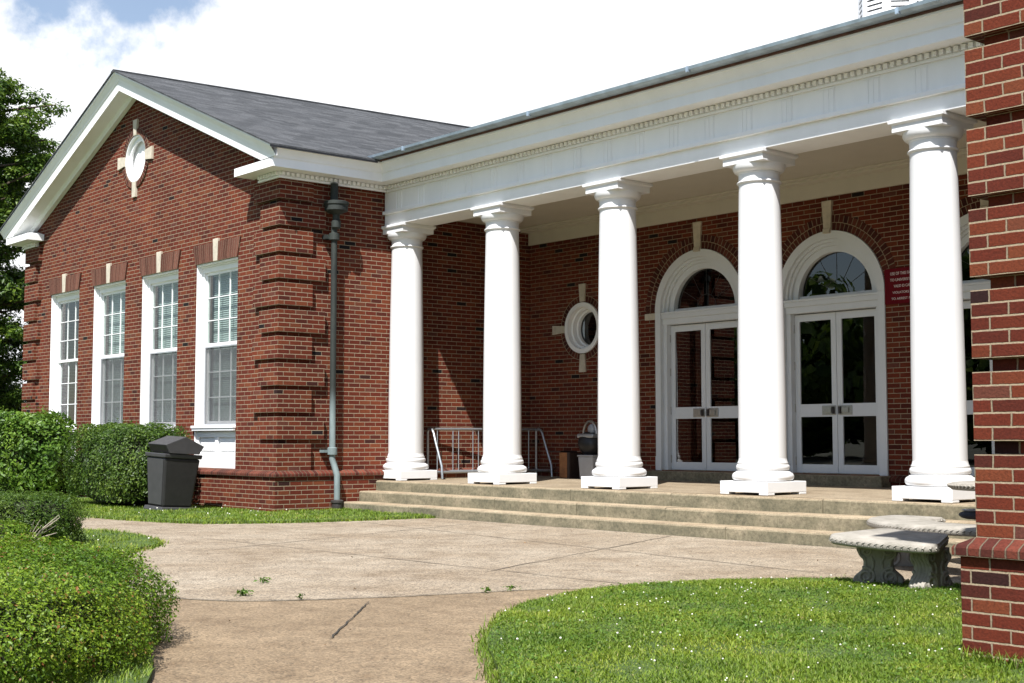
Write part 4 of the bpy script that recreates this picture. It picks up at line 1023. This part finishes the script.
def blob(c, rad, n=14, m=10, amp=.08, seed=1):
    rs = random.Random(seed); mb = MB(); V = []; F = []
    ph = [rs.uniform(0, 6.28) for _ in range(6)]
    for j in range(m+1):
        th = math.pi*j/m
        for i in range(n):
            a = 2*math.pi*i/n; k = 1+amp*(math.sin(3*a+ph[0])*math.sin(2*th+ph[1])+.7*math.sin(5*a+ph[2]+2*th))
            V.append((c[0]+rad[0]*k*math.sin(th)*math.cos(a), c[1]+rad[1]*k*math.sin(th)*math.sin(a), c[2]-rad[2]*math.cos(th)*(k if .2 < th < 2.9 else 1)))
    for j in range(m):
        F += [(j*n+i, j*n+(i+1) % n, (j+1)*n+(i+1) % n, (j+1)*n+i) for i in range(n)]
    return mb.add(V, F)
blob((2.06, 4.5, ZT+.56), (.215, .18, .19), 18, 12, .05, 3).build('sack', M['blackplastic'], bg_, smooth=True, auto=80)
mb = MB(); mb.box(1.89, 2.26, 4.36, 4.64, ZT+.655, ZT+.72); mb.build('strap', M['galv'], bg_, bevel=.02)
MB().tube([(2.08+.15*math.cos(a), 4.48, ZT+.72+.20*math.sin(a)) for a in np.linspace(0, math.pi, 14)], .022, 9).build('hoop_handle', M['steel'], bg_, smooth=True)
blob((2.09, 4.52, ZT+.79), (.085, .06, .09), 12, 8, .05, 5).build('bundle', M['greyplastic'], bg_, smooth=True, auto=80)

# red notice on the back wall
def text_mesh(txt, size, name, mat, parent, loc, align='CENTER', ext=.001):
    cu = bpy.data.curves.new(name, 'FONT'); cu.body = txt; cu.size = size; cu.align_x = align; cu.extrude = ext
    t = bpy.data.objects.new(name, cu); col.objects.link(t)
    dg = bpy.context.evaluated_depsgraph_get(); me = bpy.data.meshes.new_from_object(t.evaluated_get(dg))
    bpy.data.objects.remove(t); bpy.data.curves.remove(cu)
    me.materials.clear(); me.materials.append(mat)
    o = bpy.data.objects.new(name, me); col.objects.link(o); o.parent = parent
    o.rotation_euler = (math.pi/2, 0, 0); o.location = Vector(loc)-wloc(parent)
    wdt = max(v.co.x for v in me.vertices)-min(v.co.x for v in me.vertices)
    return o, wdt
sg = thing('notice_sign', 'dark red notice with white capitals on the brick beside the right-hand arched door', 'sign', (7.62, YB-.02, 3.15))
sx0, sx1 = 7.235, 8.02; sz0, sz1 = 2.90, 3.375
mb = MB(); mb.box(sx0, sx1, YB-.035, YB-.012, sz0, sz1); mb.build('panel', M['red'], sg, bevel=.004)
lines = ['USE OF THIS FACILITY LIMITED', 'TO UNIVERSITY PERSONNEL', 'VALID ID CARD REQUIRED', 'VIOLATORS ARE SUBJECT', 'TO ARREST FOR TRESPASS']
for i, (t, h_, wd_) in enumerate(zip(lines, (.056,.052,.052,.044,.044), (.60,.61,.50,.54,.58))):
    o, wdt = text_mesh(t, h_, 'lettering', M['signwhite'], sg, ((sx0+sx1)/2, YB-.0362, 3.285-i*.083))
    o.scale = (wd_/wdt, 1, 1)

# ------------------------------------------------------------------ litter bin
tb = thing('litter_bin', 'dark grey litter bin with a hooded roof-shaped lid beside the clipped hedge', 'litter bin', (-1.56, -.95, .02))
def frus(mb, k0, k1, z0, z1, cx=0, cy=0):
    V = []
    for k, z in ((k0, z0), (k1, z1)): V += [(cx+a*k, cy+b_*k, z) for a, b_ in ((-1,-1),(1,-1),(1,1),(-1,1))]
    return mb.add(V, [(3,2,1,0),(4,5,6,7)]+[(i, (i+1) % 4, (i+1) % 4+4, i+4) for i in range(4)])
M['binmetal'] = simple('charcoal_bin_shell', (.045,.044,.046), .55, .15, 7, .002)
M['binbody'] = simple('black_bin_panel', (.016,.015,.015), .6, .25, 10, .002)
frus(MB(), .29, .275, 0, .06).build('plinth', M['binmetal'], tb, rel=False, bevel=.008)
mb = frus(MB(), .245, .30, .061, .80); mb.build('body', M['binbody'], tb, rel=False, bevel=.03)
mb = MB(); mb.add([(-.20,-.2472,.09),(.20,-.2472,.09),(.255,-.2990,.78),(-.255,-.2990,.78)], [(0,1,2,3)]); mb.v += [(x, y-.006, z) for x, y, z in mb.v]; mb.f += [(4,7,6,5),(0,4,5,1),(1,5,6,2),(2,6,7,3),(3,7,4,0)]
mb.build('side_panel', M['binmetal'], tb, rel=False)
frus(MB(), .315, .322, .801, .865).build('rim', M['binmetal'], tb, rel=False, bevel=.014)
mb = MB()
pent = [(-.25,.875), (.25,.875), (.325,1.0), (0,1.135), (-.325,1.0)]
mb.prism([(-.25, y, z) for y, z in pent], (.59, 0, 0)); mb.build('hood', M['binmetal'], tb, rel=False, bevel=.008)
mb = MB(); mb.prism([(-.22, -.262, .885), (.30, -.262, .885), (.30, -.322, .985), (-.22, -.322, .985)], (0, -.006, 0)); mb.build('flap', M['binbody'], tb, rel=False)
tb.rotation_euler = (R(-3.0), R(2.0), R(2))

# ------------------------------------------------------------------ benches and table of cast stone
def inset(cx, cy, r0, r1, a0, a1, a, c=.09):      # rounded corners of a slab
    s_ = min(a-a0, a1-a)*(r0+r1)/2
    return 0 if s_ >= c else c-math.sqrt(max(0, c*c-(c-s_)**2))
def arc_slab(cx, cy, r0, r1, a0, a1, z0, z1, n=64):
    mb = MB(); V = []; F = []; e = .018
    prof = lambda: [(r0+e, z0), (r1-e, z0), (r1-.004, z0+.012), (r1, (z0+z1)/2), (r1-.004, z1-.012), (r1-e, z1), (r0+e, z1), (r0+.004, z1-.012), (r0, (z0+z1)/2), (r0+.004, z0+.012)]
    P = prof(); k = len(P)
    for i in range(n+1):
        a = a0+(a1-a0)*i/n; ins = inset(cx, cy, r0, r1, a0, a1, a)
        V += [(cx+r*math.cos(a), cy+r*math.sin(a), z) for r, z in ((r+ins if r < (r0+r1)/2 else r-ins, z) for r, z in P)]
    for i in range(n): F += [(i*k+j, i*k+(j+1) % k, (i+1)*k+(j+1) % k, (i+1)*k+j) for j in range(k)]
    F += [tuple(range(k)), tuple(n*k+j for j in reversed(range(k)))]
    return mb.add(V, F)
def spiral(c, u, v, r, turns, sgn=1, a0=0):
    return [c+u*(sgn*math.cos(a0+t*turns*2*math.pi)*r*(1-.82*t))+v*(math.sin(a0+t*turns*2*math.pi)*r*(1-.82*t)) for t in np.linspace(0, 1, 26)]
def bench_leg(c, ang, h, z0, wk=1.):
    """scroll-shaped slab leg, its broad faces square to the tangent"""
    u = Vector((math.cos(ang), math.sin(ang), 0)); t = Vector((-math.sin(ang), math.cos(ang), 0)); zv = Vector((0,0,1))
    c = Vector((c[0], c[1], z0)); mb = MB()
    half = [(0,.205),(.05,.222),(.12,.228),(.19,.215),(.26,.18),(.34,.145),(.42,.130),(.52,.125),(.60,.130),(.68,.150),(.75,.176),(.82,.19),(.88,.188),(.94,.185),(1.0,.185)]
    half = [(s_, x*wk) for s_, x in half]; th = .065
    pts = [(-x, s_) for s_, x in half]+[(x, s_) for s_, x in reversed(half)]
    mb.prism([c+u*x+zv*(s_*h)-t*th for x, s_ in pts], t*(2*th))
    for sd in (-1, 1):
        o = t*sd*(th+.004)
        for q in (-1, 1):
            mb.tube(spiral(c+o+u*q*.112*wk+zv*h*.21, u, zv, 0.088*wk, 1.8, q, 1.2), .013, 6)
            mb.tube(spiral(c+o+u*q*.105*wk+zv*h*.80, u, zv, .058, 1.5, q, -1.6), .011, 6)
            mb.tube([c+o+u*q*x+zv*h*s_ for s_, x in ((.30,.06),(.42,.035),(.55,.03),(.68,.05))], .011, 6)
            mb.tube([c+o+u*q*x+zv*h*s_ for s_, x in ((.36,.105),(.46,.088),(.56,.09),(.66,.108))], .010, 6)
    for q in (-1, 1):                       # flutes down the narrow edges
        for k in (-.045, -.015, .015, .045):
            mb.tube([c+t*k+u*q*(x-.002)+zv*h*s_ for s_, x in half[1:13]], .010, 6)
    return mb
def rope_edge(pts, r):                      # twisted egg-and-scroll moulding along the rim
    mb = MB(); acc = 0; P = [Vector(p) for p in pts]
    for a, b_ in zip(P, P[1:]):
        d = b_-a; Ls = d.length; s_ = -acc
        while s_+.05 < Ls:
            s_ += .05
            if s_ < 0: continue
            p = a+d*(s_/Ls); tn = d.normalized(); nn = Vector((tn.y, -tn.x, 0))
            mb.tube([p-tn*.026-Vector((0,0,.016)), p-tn*.010+nn*.010+Vector((0,0,.004)), p+tn*.012+nn*.010+Vector((0,0,.012)), p+tn*.026+Vector((0,0,.002)), p+tn*.016+nn*.006-Vector((0,0,.012))], [.004,.010,.011,.009,.004], 6)
        acc = Ls-s_
    return mb
def bench(name, label, cx, cy, a0, a1, r0, r1, zg, zfun, legs, lw_):
    am = (a0+a1)/2
    t = thing(name, label, 'bench', (cx+math.cos(am)*(r0+r1)/2, cy+math.sin(am)*(r0+r1)/2, zg), 0, 'cast stone benches round the table')
    def tilt(mb):
        mb.v = [(p[0], p[1], p[2]+zfun(p[0], p[1])) for p in mb.v]; return mb
    tilt(arc_slab(cx, cy, r0, r1, a0, a1, -.066, 0)).build('seat', M['cast'], t, smooth=True, auto=50)
    IN = lambda a: inset(cx, cy, r0, r1, a0, a1, a)
    rim = [(cx+(r1-IN(a))*math.cos(a), cy+(r1-IN(a))*math.sin(a), -.032) for a in np.linspace(a0, a1, 60)]
    rim += [(cx+(r0+IN(a))*math.cos(a), cy+(r0+IN(a))*math.sin(a), -.032) for a in np.linspace(a1, a0, 60)]
    rim.append(rim[0])
    tilt(rope_edge(list(reversed(rim)), .01)).build('scroll_edge', M['cast'], t, smooth=True, auto=60)
    for lx, ly, la in legs:
        bench_leg((lx, ly), la, zfun(lx, ly)-.068-zg, zg, lw_).build('leg', M['cast'], t, smooth=True, auto=35)
    return t
z1 = lambda x, y: .431+.075*((x-11.8)*-.6+(y+1.3)*.8)      # the bench has sunk towards the walk
bench('curved_bench', 'pale curved stone bench on scroll legs at the lawn edge, nearest to the camera', 11.808, -.645, R(257.5), R(294), .81, 1.44, .02, z1, ((11.74, -1.72, R(30)), (12.17, -1.70, R(268))), .78)
TC = (11.62, .62)
bench('curved_bench', 'curved stone bench just behind the nearest one, below the steps', 11.541, .537, R(176), R(299), .66, 1.215, .0, lambda x, y: .40, ((10.82, -.02, R(35)), (12.05, -.25, R(300)), (10.62, .68, R(170))), .95)
tb2 = thing('stone_table', 'round stone table with a scroll edge, half hidden by the brick corner', 'table', (*TC, 0))
MB().lathe([(.05,.668),(.60,.668),(.615,.68),(.62,.70),(.615,.72),(.60,.73),(.05,.73)], (*TC, 0), 48).build('tabletop', M['cast'], tb2, smooth=True, auto=50)
rope_edge([(TC[0]+.62*math.cos(a), TC[1]+.62*math.sin(a), .70) for a in np.linspace(0, 2*math.pi, 60)], .01).build('scroll_edge', M['cast'], tb2, smooth=True, auto=60)
MB().lathe([(.20,0),(.20,.04),(.16,.08),(.12,.13),(.10,.2),(.11,.3),(.13,.38),(.11,.46),(.09,.52),(.10,.58),(.13,.64),(.14,.667)], (*TC, 0), 32).build('pedestal', M['cast'], tb2, smooth=True, auto=50)
bag = thing('dark_cushion', 'dark rounded bundle with a pale top lying on the rear bench by the brick corner', 'bundle', (11.02, -.27, .373))

def at_z(x, y, z):
    d = ray(x, y); t = (z-CZ)/d.z; return Vector((CX+d.x*t, CY+d.y*t, z))
pbag = at_z(973, 519.5, .40); bag.location = pbag
blob((pbag.x, pbag.y, .40+.04), (.13, .09, .04), 20, 12, .02, 8).build('bundle_body', M['fabric'], bag, smooth=True, auto=80)
blob((pbag.x, pbag.y, .40+.082), (.105, .07, .014), 18, 8, .02, 9).build('bundle_top', M['greyplastic'], bag, smooth=True, auto=80)

# ------------------------------------------------------------------ planting
def leaves(n, center, rad, sup, size, seed, aspect=.5, shell=(.72, 1.03), flat_bottom=0., lump=.1, droop=0.):
    """leaf cards (folded diamonds) through the outer volume of a superellipsoid"""
    rg = np.random.default_rng(seed)
    d = rg.normal(size=(n, 3)); d /= np.linalg.norm(d, axis=1)[:,None]
    if flat_bottom is not None: d[:,2] = np.where(d[:,2] < -flat_bottom-.55, -d[:,2], d[:,2])
    p = np.sum(np.abs(d)**sup, axis=1)**(-1/sup)
    ph = rg.uniform(0, 6.28, 8)
    lum = 1+lump*(np.sin(d[:,0]*4+ph[0])*np.sin(d[:,1]*5+ph[1])+.6*np.sin(d[:,2]*7+ph[2]+d[:,0]*6)+.5*np.sin(d[:,1]*11+ph[3])*np.sin(d[:,0]*9+ph[4]))
    q_ = d*p[:,None]*np.array(rad)*(1/max(size, .02))*.32
    cl = np.sin(q_[:,0]+ph[5]+1.7*np.sin(q_[:,1]*.6))*np.sin(q_[:,1]*1.1+ph[6])*np.sin(q_[:,2]*1.3+ph[7]+q_[:,0]*.4)
    lum = lum*(1+.05*cl)
    sh = rg.uniform(shell[0]**2, shell[1]**2, n)**.5
    pos = d*(p*lum*sh)[:,None]*np.array(rad)+np.array(center)
    keep = ~((cl < -.42) & (rg.random(n) < .75) & (sh > shell[0]+.06))
    sg_ = rg.random(n) < .02                      # stray shoots stand proud of the clipped face
    pos = np.where(sg_[:,None], pos+d*rg.uniform(.3, 1.6, (n,1))*size+np.array([0,0,1.])*rg.uniform(0, 1.2, (n,1))*size, pos)
    d = d[keep]; pos = pos[keep]; n = len(d)
    nrm = d/np.array(rad)*min(rad); nrm /= np.linalg.norm(nrm, axis=1)[:,None]
    nrm = nrm+rg.normal(size=(n,3))*.55+np.array([0,0,.35]); nrm /= np.linalg.norm(nrm, axis=1)[:,None]
    return pos, nrm, size*rg.uniform(.6, 1.35, n), rg
def leaf_mesh(pos, nrm, sz, rg, aspect=.5):
    n = len(pos)
    t = rg.normal(size=(n,3)); t -= nrm*np.sum(t*nrm, axis=1)[:,None]; t /= np.linalg.norm(t, axis=1)[:,None]
    b_ = np.cross(nrm, t)
    V = np.zeros((n,4,3)); s_ = sz[:,None]
    V[:,0] = pos-t*s_*.5; V[:,1] = pos+b_*s_*aspect*.5+nrm*s_*.10; V[:,2] = pos+t*s_*.5; V[:,3] = pos-b_*s_*aspect*.5+nrm*s_*.10
    base = np.arange(n)[:,None]*4
    return V.reshape(-1,3), np.concatenate([base+np.array([[0,1,2]]), base+np.array([[0,2,3]])])
def bush(name, label, loc, rad, sup, n, size, mat, seed, aspect=.5, lump=.08, shell=(.75,1.03), group=None, rz=0):
    t = thing(name, label, 'bush', (loc[0], loc[1], 0), rz, group)
    pos, nrm, sz, rg = leaves(n, (0, 0, loc[2]), rad, sup, size, seed, aspect, shell, 0., lump)
    V, F = leaf_mesh(pos, nrm, sz, rg, aspect)
    mesh_np('foliage', V, F, mat, t)
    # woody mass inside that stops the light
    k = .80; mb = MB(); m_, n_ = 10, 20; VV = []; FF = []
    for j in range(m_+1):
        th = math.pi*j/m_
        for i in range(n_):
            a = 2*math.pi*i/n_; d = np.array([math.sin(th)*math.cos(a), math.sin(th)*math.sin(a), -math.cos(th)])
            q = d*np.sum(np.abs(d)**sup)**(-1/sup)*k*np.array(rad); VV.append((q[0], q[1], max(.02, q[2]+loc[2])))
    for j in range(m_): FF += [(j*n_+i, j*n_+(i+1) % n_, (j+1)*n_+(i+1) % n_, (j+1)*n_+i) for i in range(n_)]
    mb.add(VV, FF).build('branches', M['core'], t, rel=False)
    mb = MB()
    for i in range(5):
        a = random.uniform(0, 6.28); mb.tube([(.06*math.cos(a), .06*math.sin(a), 0), (.2*rad[0]*math.cos(a), .2*rad[1]*math.sin(a), loc[2]*.6), (.5*rad[0]*math.cos(a), .5*rad[1]*math.sin(a), loc[2])], [.03,.02,.01], 6)
    mb.build('stems', M['twig'], t, rel=False)
    return t
p = at_z(55, 640, 0.3)
GE = (10.95, -8.05)
def at_d(x, dist):
    d = ray(x, 438); hh = math.hypot(d.x, d.y); return (CX+d.x*dist/hh, CY+d.y*dist/hh)
e = at_d(-70, 7.45)
bush('clipped_shrub', 'large rounded bright green clipped shrub filling the lower left corner', (e[0], e[1], .13), (1.05, 1.34, .41), 3.2, 190000, .0195, M['box_leaf'], 21, .55, .05, (.84, 1.05), rz=YAW)
e = at_d(15, 15.0)
bush('low_shrub', 'low dark clipped shrub with bare twigs showing, between the path and the big shrub', (e[0], e[1], .26), (.64, .62, .29), 3.8, 30000, .030, M['yew_leaf'], 22, .4, .07)
e = at_d(-6, 13.6)
bush('low_shrub', 'small low shrub at the left edge in front of the twiggy dark one', (e[0], e[1], .16), (.30, .34, .20), 2.6, 7000, .032, M['box_leaf'], 23, .45, .07)
bush('hedge_bush', 'rounded clipped hedge bush against the brick wall beside the litter bin', (-3.32, -.85, .62), (1.28, .66, .70), 4.2, 42000, .048, M['dark_leaf'], 24, .5, .05)
bush('leafy_bush', 'looser broad leaved bush at the far left below the windows', (-8.0, -.95, .72), (1.65, .80, .84), 2.9, 21000, .095, M['laurel_leaf'], 25, .45, .10)
e = at_d(30, 14.35)
tw = thing('bare_twigs', 'bare grey twigs sticking out of the low dark shrub', 'twigs', (e[0], e[1], .08))
mb = MB()
for i in range(11):
    a = random.uniform(-.6, 1.9); ee = Vector((.26*math.cos(a)*random.uniform(.4, 1), .1+.26*math.sin(a)*random.uniform(.4, 1), random.uniform(.12, .34)))
    s0 = Vector((e[0], e[1], .06)); mb.tube([s0, s0+ee*.5+Vector((0,0,.02)), s0+ee], [.008,.006,.003], 5)
mb.build('stems', M['twig'], tw)

# tree behind the left corner of the wing
def tree(name, label, loc, h, crown, n, size, seed, group=None, tiers=26):
    rg = np.random.default_rng(seed); rs = random.Random(seed)
    t = thing(name, label, 'tree', loc, 0, group)
    mb = MB(); mb.tube([(0,0,-.1), (.05,.0,h*.3), (-.05,.05,h*.6), (0,0,h*.93)], [.24,.19,.12,.03], 10)
    P = []; Nn = []; S = []
    for k in range(tiers):
        z = h*(crown[0]+(1-crown[0])*(k+.5)/tiers)+rs.uniform(-.2, .2); f = (z/h-crown[0])/(1-crown[0])
        reach = crown[1]*(math.sin(math.pi*min(1, .18+.82*(1-f)))**.7 if f > .3 else .75+.8*f)*rs.uniform(.7, 1.12)
        a = k*2.4+rs.uniform(-.5, .5)
        dv = Vector((math.cos(a), math.sin(a), 0)); e = dv*reach+Vector((0,0,z+reach*rs.uniform(-.05, .22)))
        mb.tube([(0,0,z-reach*.15), tuple(dv*reach*.5+Vector((0,0,z+.03*reach))), tuple(e)], [.06,.04,.012], 6)
        for q in range(7):
            s_ = rs.uniform(.35, 1.05); c = dv*reach*s_+Vector((-dv.y, dv.x, 0))*rs.uniform(-.45, .45)*reach*.7+Vector((0,0,z+(e.z-z)*s_+rs.uniform(-.1, .18)))
            m = int(n/tiers/7); r = rs.uniform(.22, .46)
            d = rg.normal(size=(m,3)); d /= np.linalg.norm(d, axis=1)[:,None]
            P.append(np.array(c)+d*np.array([r*1.15, r*1.15, r*.6])*rg.uniform(.4, 1, (m,1))); nn = d*.6+np.array([0,0,.7])+rg.normal(size=(m,3))*.4
            Nn.append(nn/np.linalg.norm(nn, axis=1)[:,None]); S.append(size*rg.uniform(.6, 1.4, m))
    mb.build('trunk', M['bark'], t, rel=False, smooth=True)
    V, F = leaf_mesh(np.concatenate(P), np.concatenate(Nn), np.concatenate(S), rg, .45)
    mesh_np('crown', V, F, M['tree_leaf'], t)
    return t
tx, ty = at_d(-52, 36)
tree('tree', 'dark layered tree standing beyond the left end of the gabled wing', (tx, ty, 0), 10.0, (.06, 2.7), 200000, .115, 31, None, 110)

# woods across the street: only seen mirrored in the door glass
def woods():
    rg = np.random.default_rng(5); P = []; Nn = []; S = []
    for k in range(150):
        x = rg.uniform(-75, 10); y = -38-rg.uniform(0, 10)-.1*abs(x+20); h = rg.uniform(5, 12.5)*(.75 if rg.random() < .3 else 1)
        m = 170
        for q in range(3):
            c = np.array([x+rg.normal()*1.5, y+rg.normal()*1.5, h*rg.uniform(.25, .95)]); d = rg.normal(size=(m,3)); d /= np.linalg.norm(d, axis=1)[:,None]
            P.append(c+d*np.array([2.2,2.2,1.7])*rg.uniform(.6, 1, (m,1))); Nn.append(d); S.append(rg.uniform(.5, 1.1, m))
    V, F = leaf_mesh(np.concatenate(P), np.concatenate(Nn), np.concatenate(S), rg, .7)
    o = mesh_np('woods', V, F, M['tree_leaf']); o['kind'] = 'stuff'
woods()

# low brick wall seen past the left corner of the wing
lw = MB(); wx, wy = at_d(4, 37.5)
lw.box(wx-9, wx+1.4, wy, wy+.3, -.05, 1.95)
t = thing('garden_wall', 'low brick wall beyond the far left corner of the wing', 'wall', (wx, wy, 0))
lw.build('brickwork', M['brick'], t)
mb = MB(); mb.box(wx-9.05, wx+1.45, wy-.05, wy+.35, 1.951, 2.04); mb.build('coping', M['white'], t)

# grass
Gs = [blades(190000, (10.4, 14.4, -7.6, -1.1), lawn_r, .03, .008, .027, .0055, .5),
      blades(60000, (13.9, 16.2, -8.6, -4.4), lawn_r, .03, .008, .027, .0055, .5),
      blades(26000, (-6, 2.5, -3.0, 1.13), strip_l, .025, .018, .042, .009, .6),
      blades(16000, (10.0, 13.2, -9.6, -7.0), patch_l, .025, .015, .045, .006, .6),
      blades(15000, (-4, 6.2, -6.4, -3.6), patch_l, .025, .018, .042, .009, .6)]
# ragged fringes that lean over the paving
def fringe(edge, n, spread, z, h0, h1, wd):
    n = int(n)
    P = [Vector(p) for p in edge]; Ls = [(b_-a).length for a, b_ in zip(P, P[1:])]; tot = sum(Ls)
    cum = np.concatenate([[0], np.cumsum(Ls)]); s_ = rng.uniform(0, tot, n); i = np.clip(np.searchsorted(cum, s_)-1, 0, len(Ls)-1)
    A = np.array([tuple(p) for p in P]); f = ((s_-cum[i])/np.array(Ls)[i])[:,None]
    xy = A[i]*(1-f)+A[i+1]*f+rng.normal(size=(n,2))*spread
    m = n; x, y = xy[:,0], xy[:,1]; h = rng.uniform(h0, h1, m); a = rng.uniform(0, 2*np.pi, m); ln = rng.uniform(.3, 1.2, m)*h; b_ = a+np.pi/2; ww = wd*rng.uniform(.6, 1.4, m)
    V = np.zeros((m,5,3)); sx, sy = np.cos(b_)*ww/2, np.sin(b_)*ww/2; lx, ly = np.cos(a)*ln, np.sin(a)*ln; zz = np.full(m, z)
    V[:,0] = np.c_[x-sx, y-sy, zz]; V[:,1] = np.c_[x+sx, y+sy, zz]; V[:,2] = np.c_[x+sx*.8+lx*.4, y+sy*.8+ly*.4, zz+h*.62]; V[:,3] = np.c_[x-sx*.8+lx*.4, y-sy*.8+ly*.4, zz+h*.62]; V[:,4] = np.c_[x+lx, y+ly, zz+h]
    base = np.arange(m)[:,None]*5
    return V.reshape(-1,3), np.concatenate([base+np.array([[0,1,2]]), base+np.array([[0,2,3]]), base+np.array([[3,2,4]])])
Gs.append(fringe([p for p in lawn_edge if p[0] < 15], 6500, .035, .0, .022, .052, .0060))
Gs.append(fringe([p for p in strip_edge if p[0] > -7], 4200, .05, .0, .025, .055, .010))
Gs.append(fringe([p for p in patch_edge if -5 < p[0] < 7], 2800, .04, .0, .02, .05, .010))
Gs.append(fringe(wig((14.10,-4.47), (15.2,-4.47), 4, .0), 700, .03, .02, .05, .10, .0065))
grass('grass', Gs, M['grass'])
# clover leaves and flowers in the lawn
n = 9000; x = rng.uniform(10.5, 14.4, n*2); y = rng.uniform(-7.4, -1.2, n*2); k = inpoly(x, y, lawn_r)
k &= (np.sin(x*2.1+1)+np.sin(y*2.7+x)) > -.4
x, y = x[k][:n], y[k][:n]; pos = np.c_[x, y, .04+rng.uniform(.004, .026, len(x))]; nn = rng.normal(size=pos.shape)*.35+np.array([0,0,1.]); nn /= np.linalg.norm(nn, axis=1)[:,None]
V, F = leaf_mesh(pos, nn, rng.uniform(.010, .024, len(x)), rng, .8); o = mesh_np('clover', V, F, M['laurel_leaf']); o['kind'] = 'stuff'
mb = MB()
def flower(x, y, z, r): blob((x, y, z), (r, r, r*.9), 7, 5, .1, int(x*1000)).v and None
for i in range(260):
    if i < 200:
        x, y = random.uniform(10.7, 14), random.uniform(-7, -1.6)
        if not inpoly(np.array([x]), np.array([y]), lawn_r)[0]: continue
        z, r = .052+random.uniform(0, .018), random.uniform(.0035, .0065)
    else:
        x, y = random.uniform(-3, 6), random.uniform(-5.6, 0)
        ok = inpoly(np.array([x]), np.array([y]), strip_l)[0] or inpoly(np.array([x]), np.array([y]), patch_l)[0]
        if not ok: continue
        z, r = .08, random.uniform(.007, .011)
    b_ = blob((x, y, z), (r, r, r*.9), 7, 5, .1, i); mb.add(b_.v, b_.f)
o = mb.build('clover_flowers', M['flower']); o['kind'] = 'stuff'
# weeds growing in the joints of the paving
def weed(label, x, y, n, r):
    a = rng.uniform(0, 6.28, n); q = np.abs(rng.normal(size=n))*r*.42
    pos = np.c_[np.cos(a)*q, np.sin(a)*q, .006+rng.uniform(.0, .035, n)]; nn = rng.normal(size=(n,3))*.5+np.array([0,0,.8]); nn /= np.linalg.norm(nn, axis=1)[:,None]
    V, F = leaf_mesh(pos, nn, rng.uniform(.02, .05, n), rng, .4); o = mesh_np('weed', V, F, M['laurel_leaf']); o.location = (x, y, 0)
    tag(o, label, 'weed', 'weeds in the paving joints')
for lab, px_, py_, n, r in (('largest tuft of weeds in the paving, beside the big shrub', 243, 596, 60, .10), ('flat green weed on the pale paving just above the largest tuft', 264, 583, 35, .09),
                       ('tiny weed at the paving joint left of the slanting crack', 300, 600, 18, .04), ('small weed in the paving joint right of the slanting crack', 487, 593, 26, .07), ('weeds in the paving joint beside the lawn tip', 512, 591, 26, .09)):
    q = at_z(px_, py_, 0); weed(lab, q.x, q.y, n, r)

n = 150; x = rng.uniform(2, 12.5, n*4); y = rng.uniform(-7.5, 1.1, n*4); k = inpoly(x, y, plaza) | inpoly(x, y, walk); x, y = x[k][:n], y[k][:n]
pos = np.c_[x, y, rng.uniform(.006, .012, len(x))]; nn = rng.normal(size=pos.shape)*.25+np.array([0,0,1.]); nn /= np.linalg.norm(nn, axis=1)[:,None]
V, F = leaf_mesh(pos, nn, rng.uniform(.010, .032, len(x)), rng, .5); M['litter'] = leaf_mat('dry_leaf', [(0, (.10,.06,.03)), (.6, (.20,.13,.07)), (1, (.34,.28,.18))], .1, .8)
o = mesh_np('leaf_litter', V, F, M['litter']); o['kind'] = 'stuff'
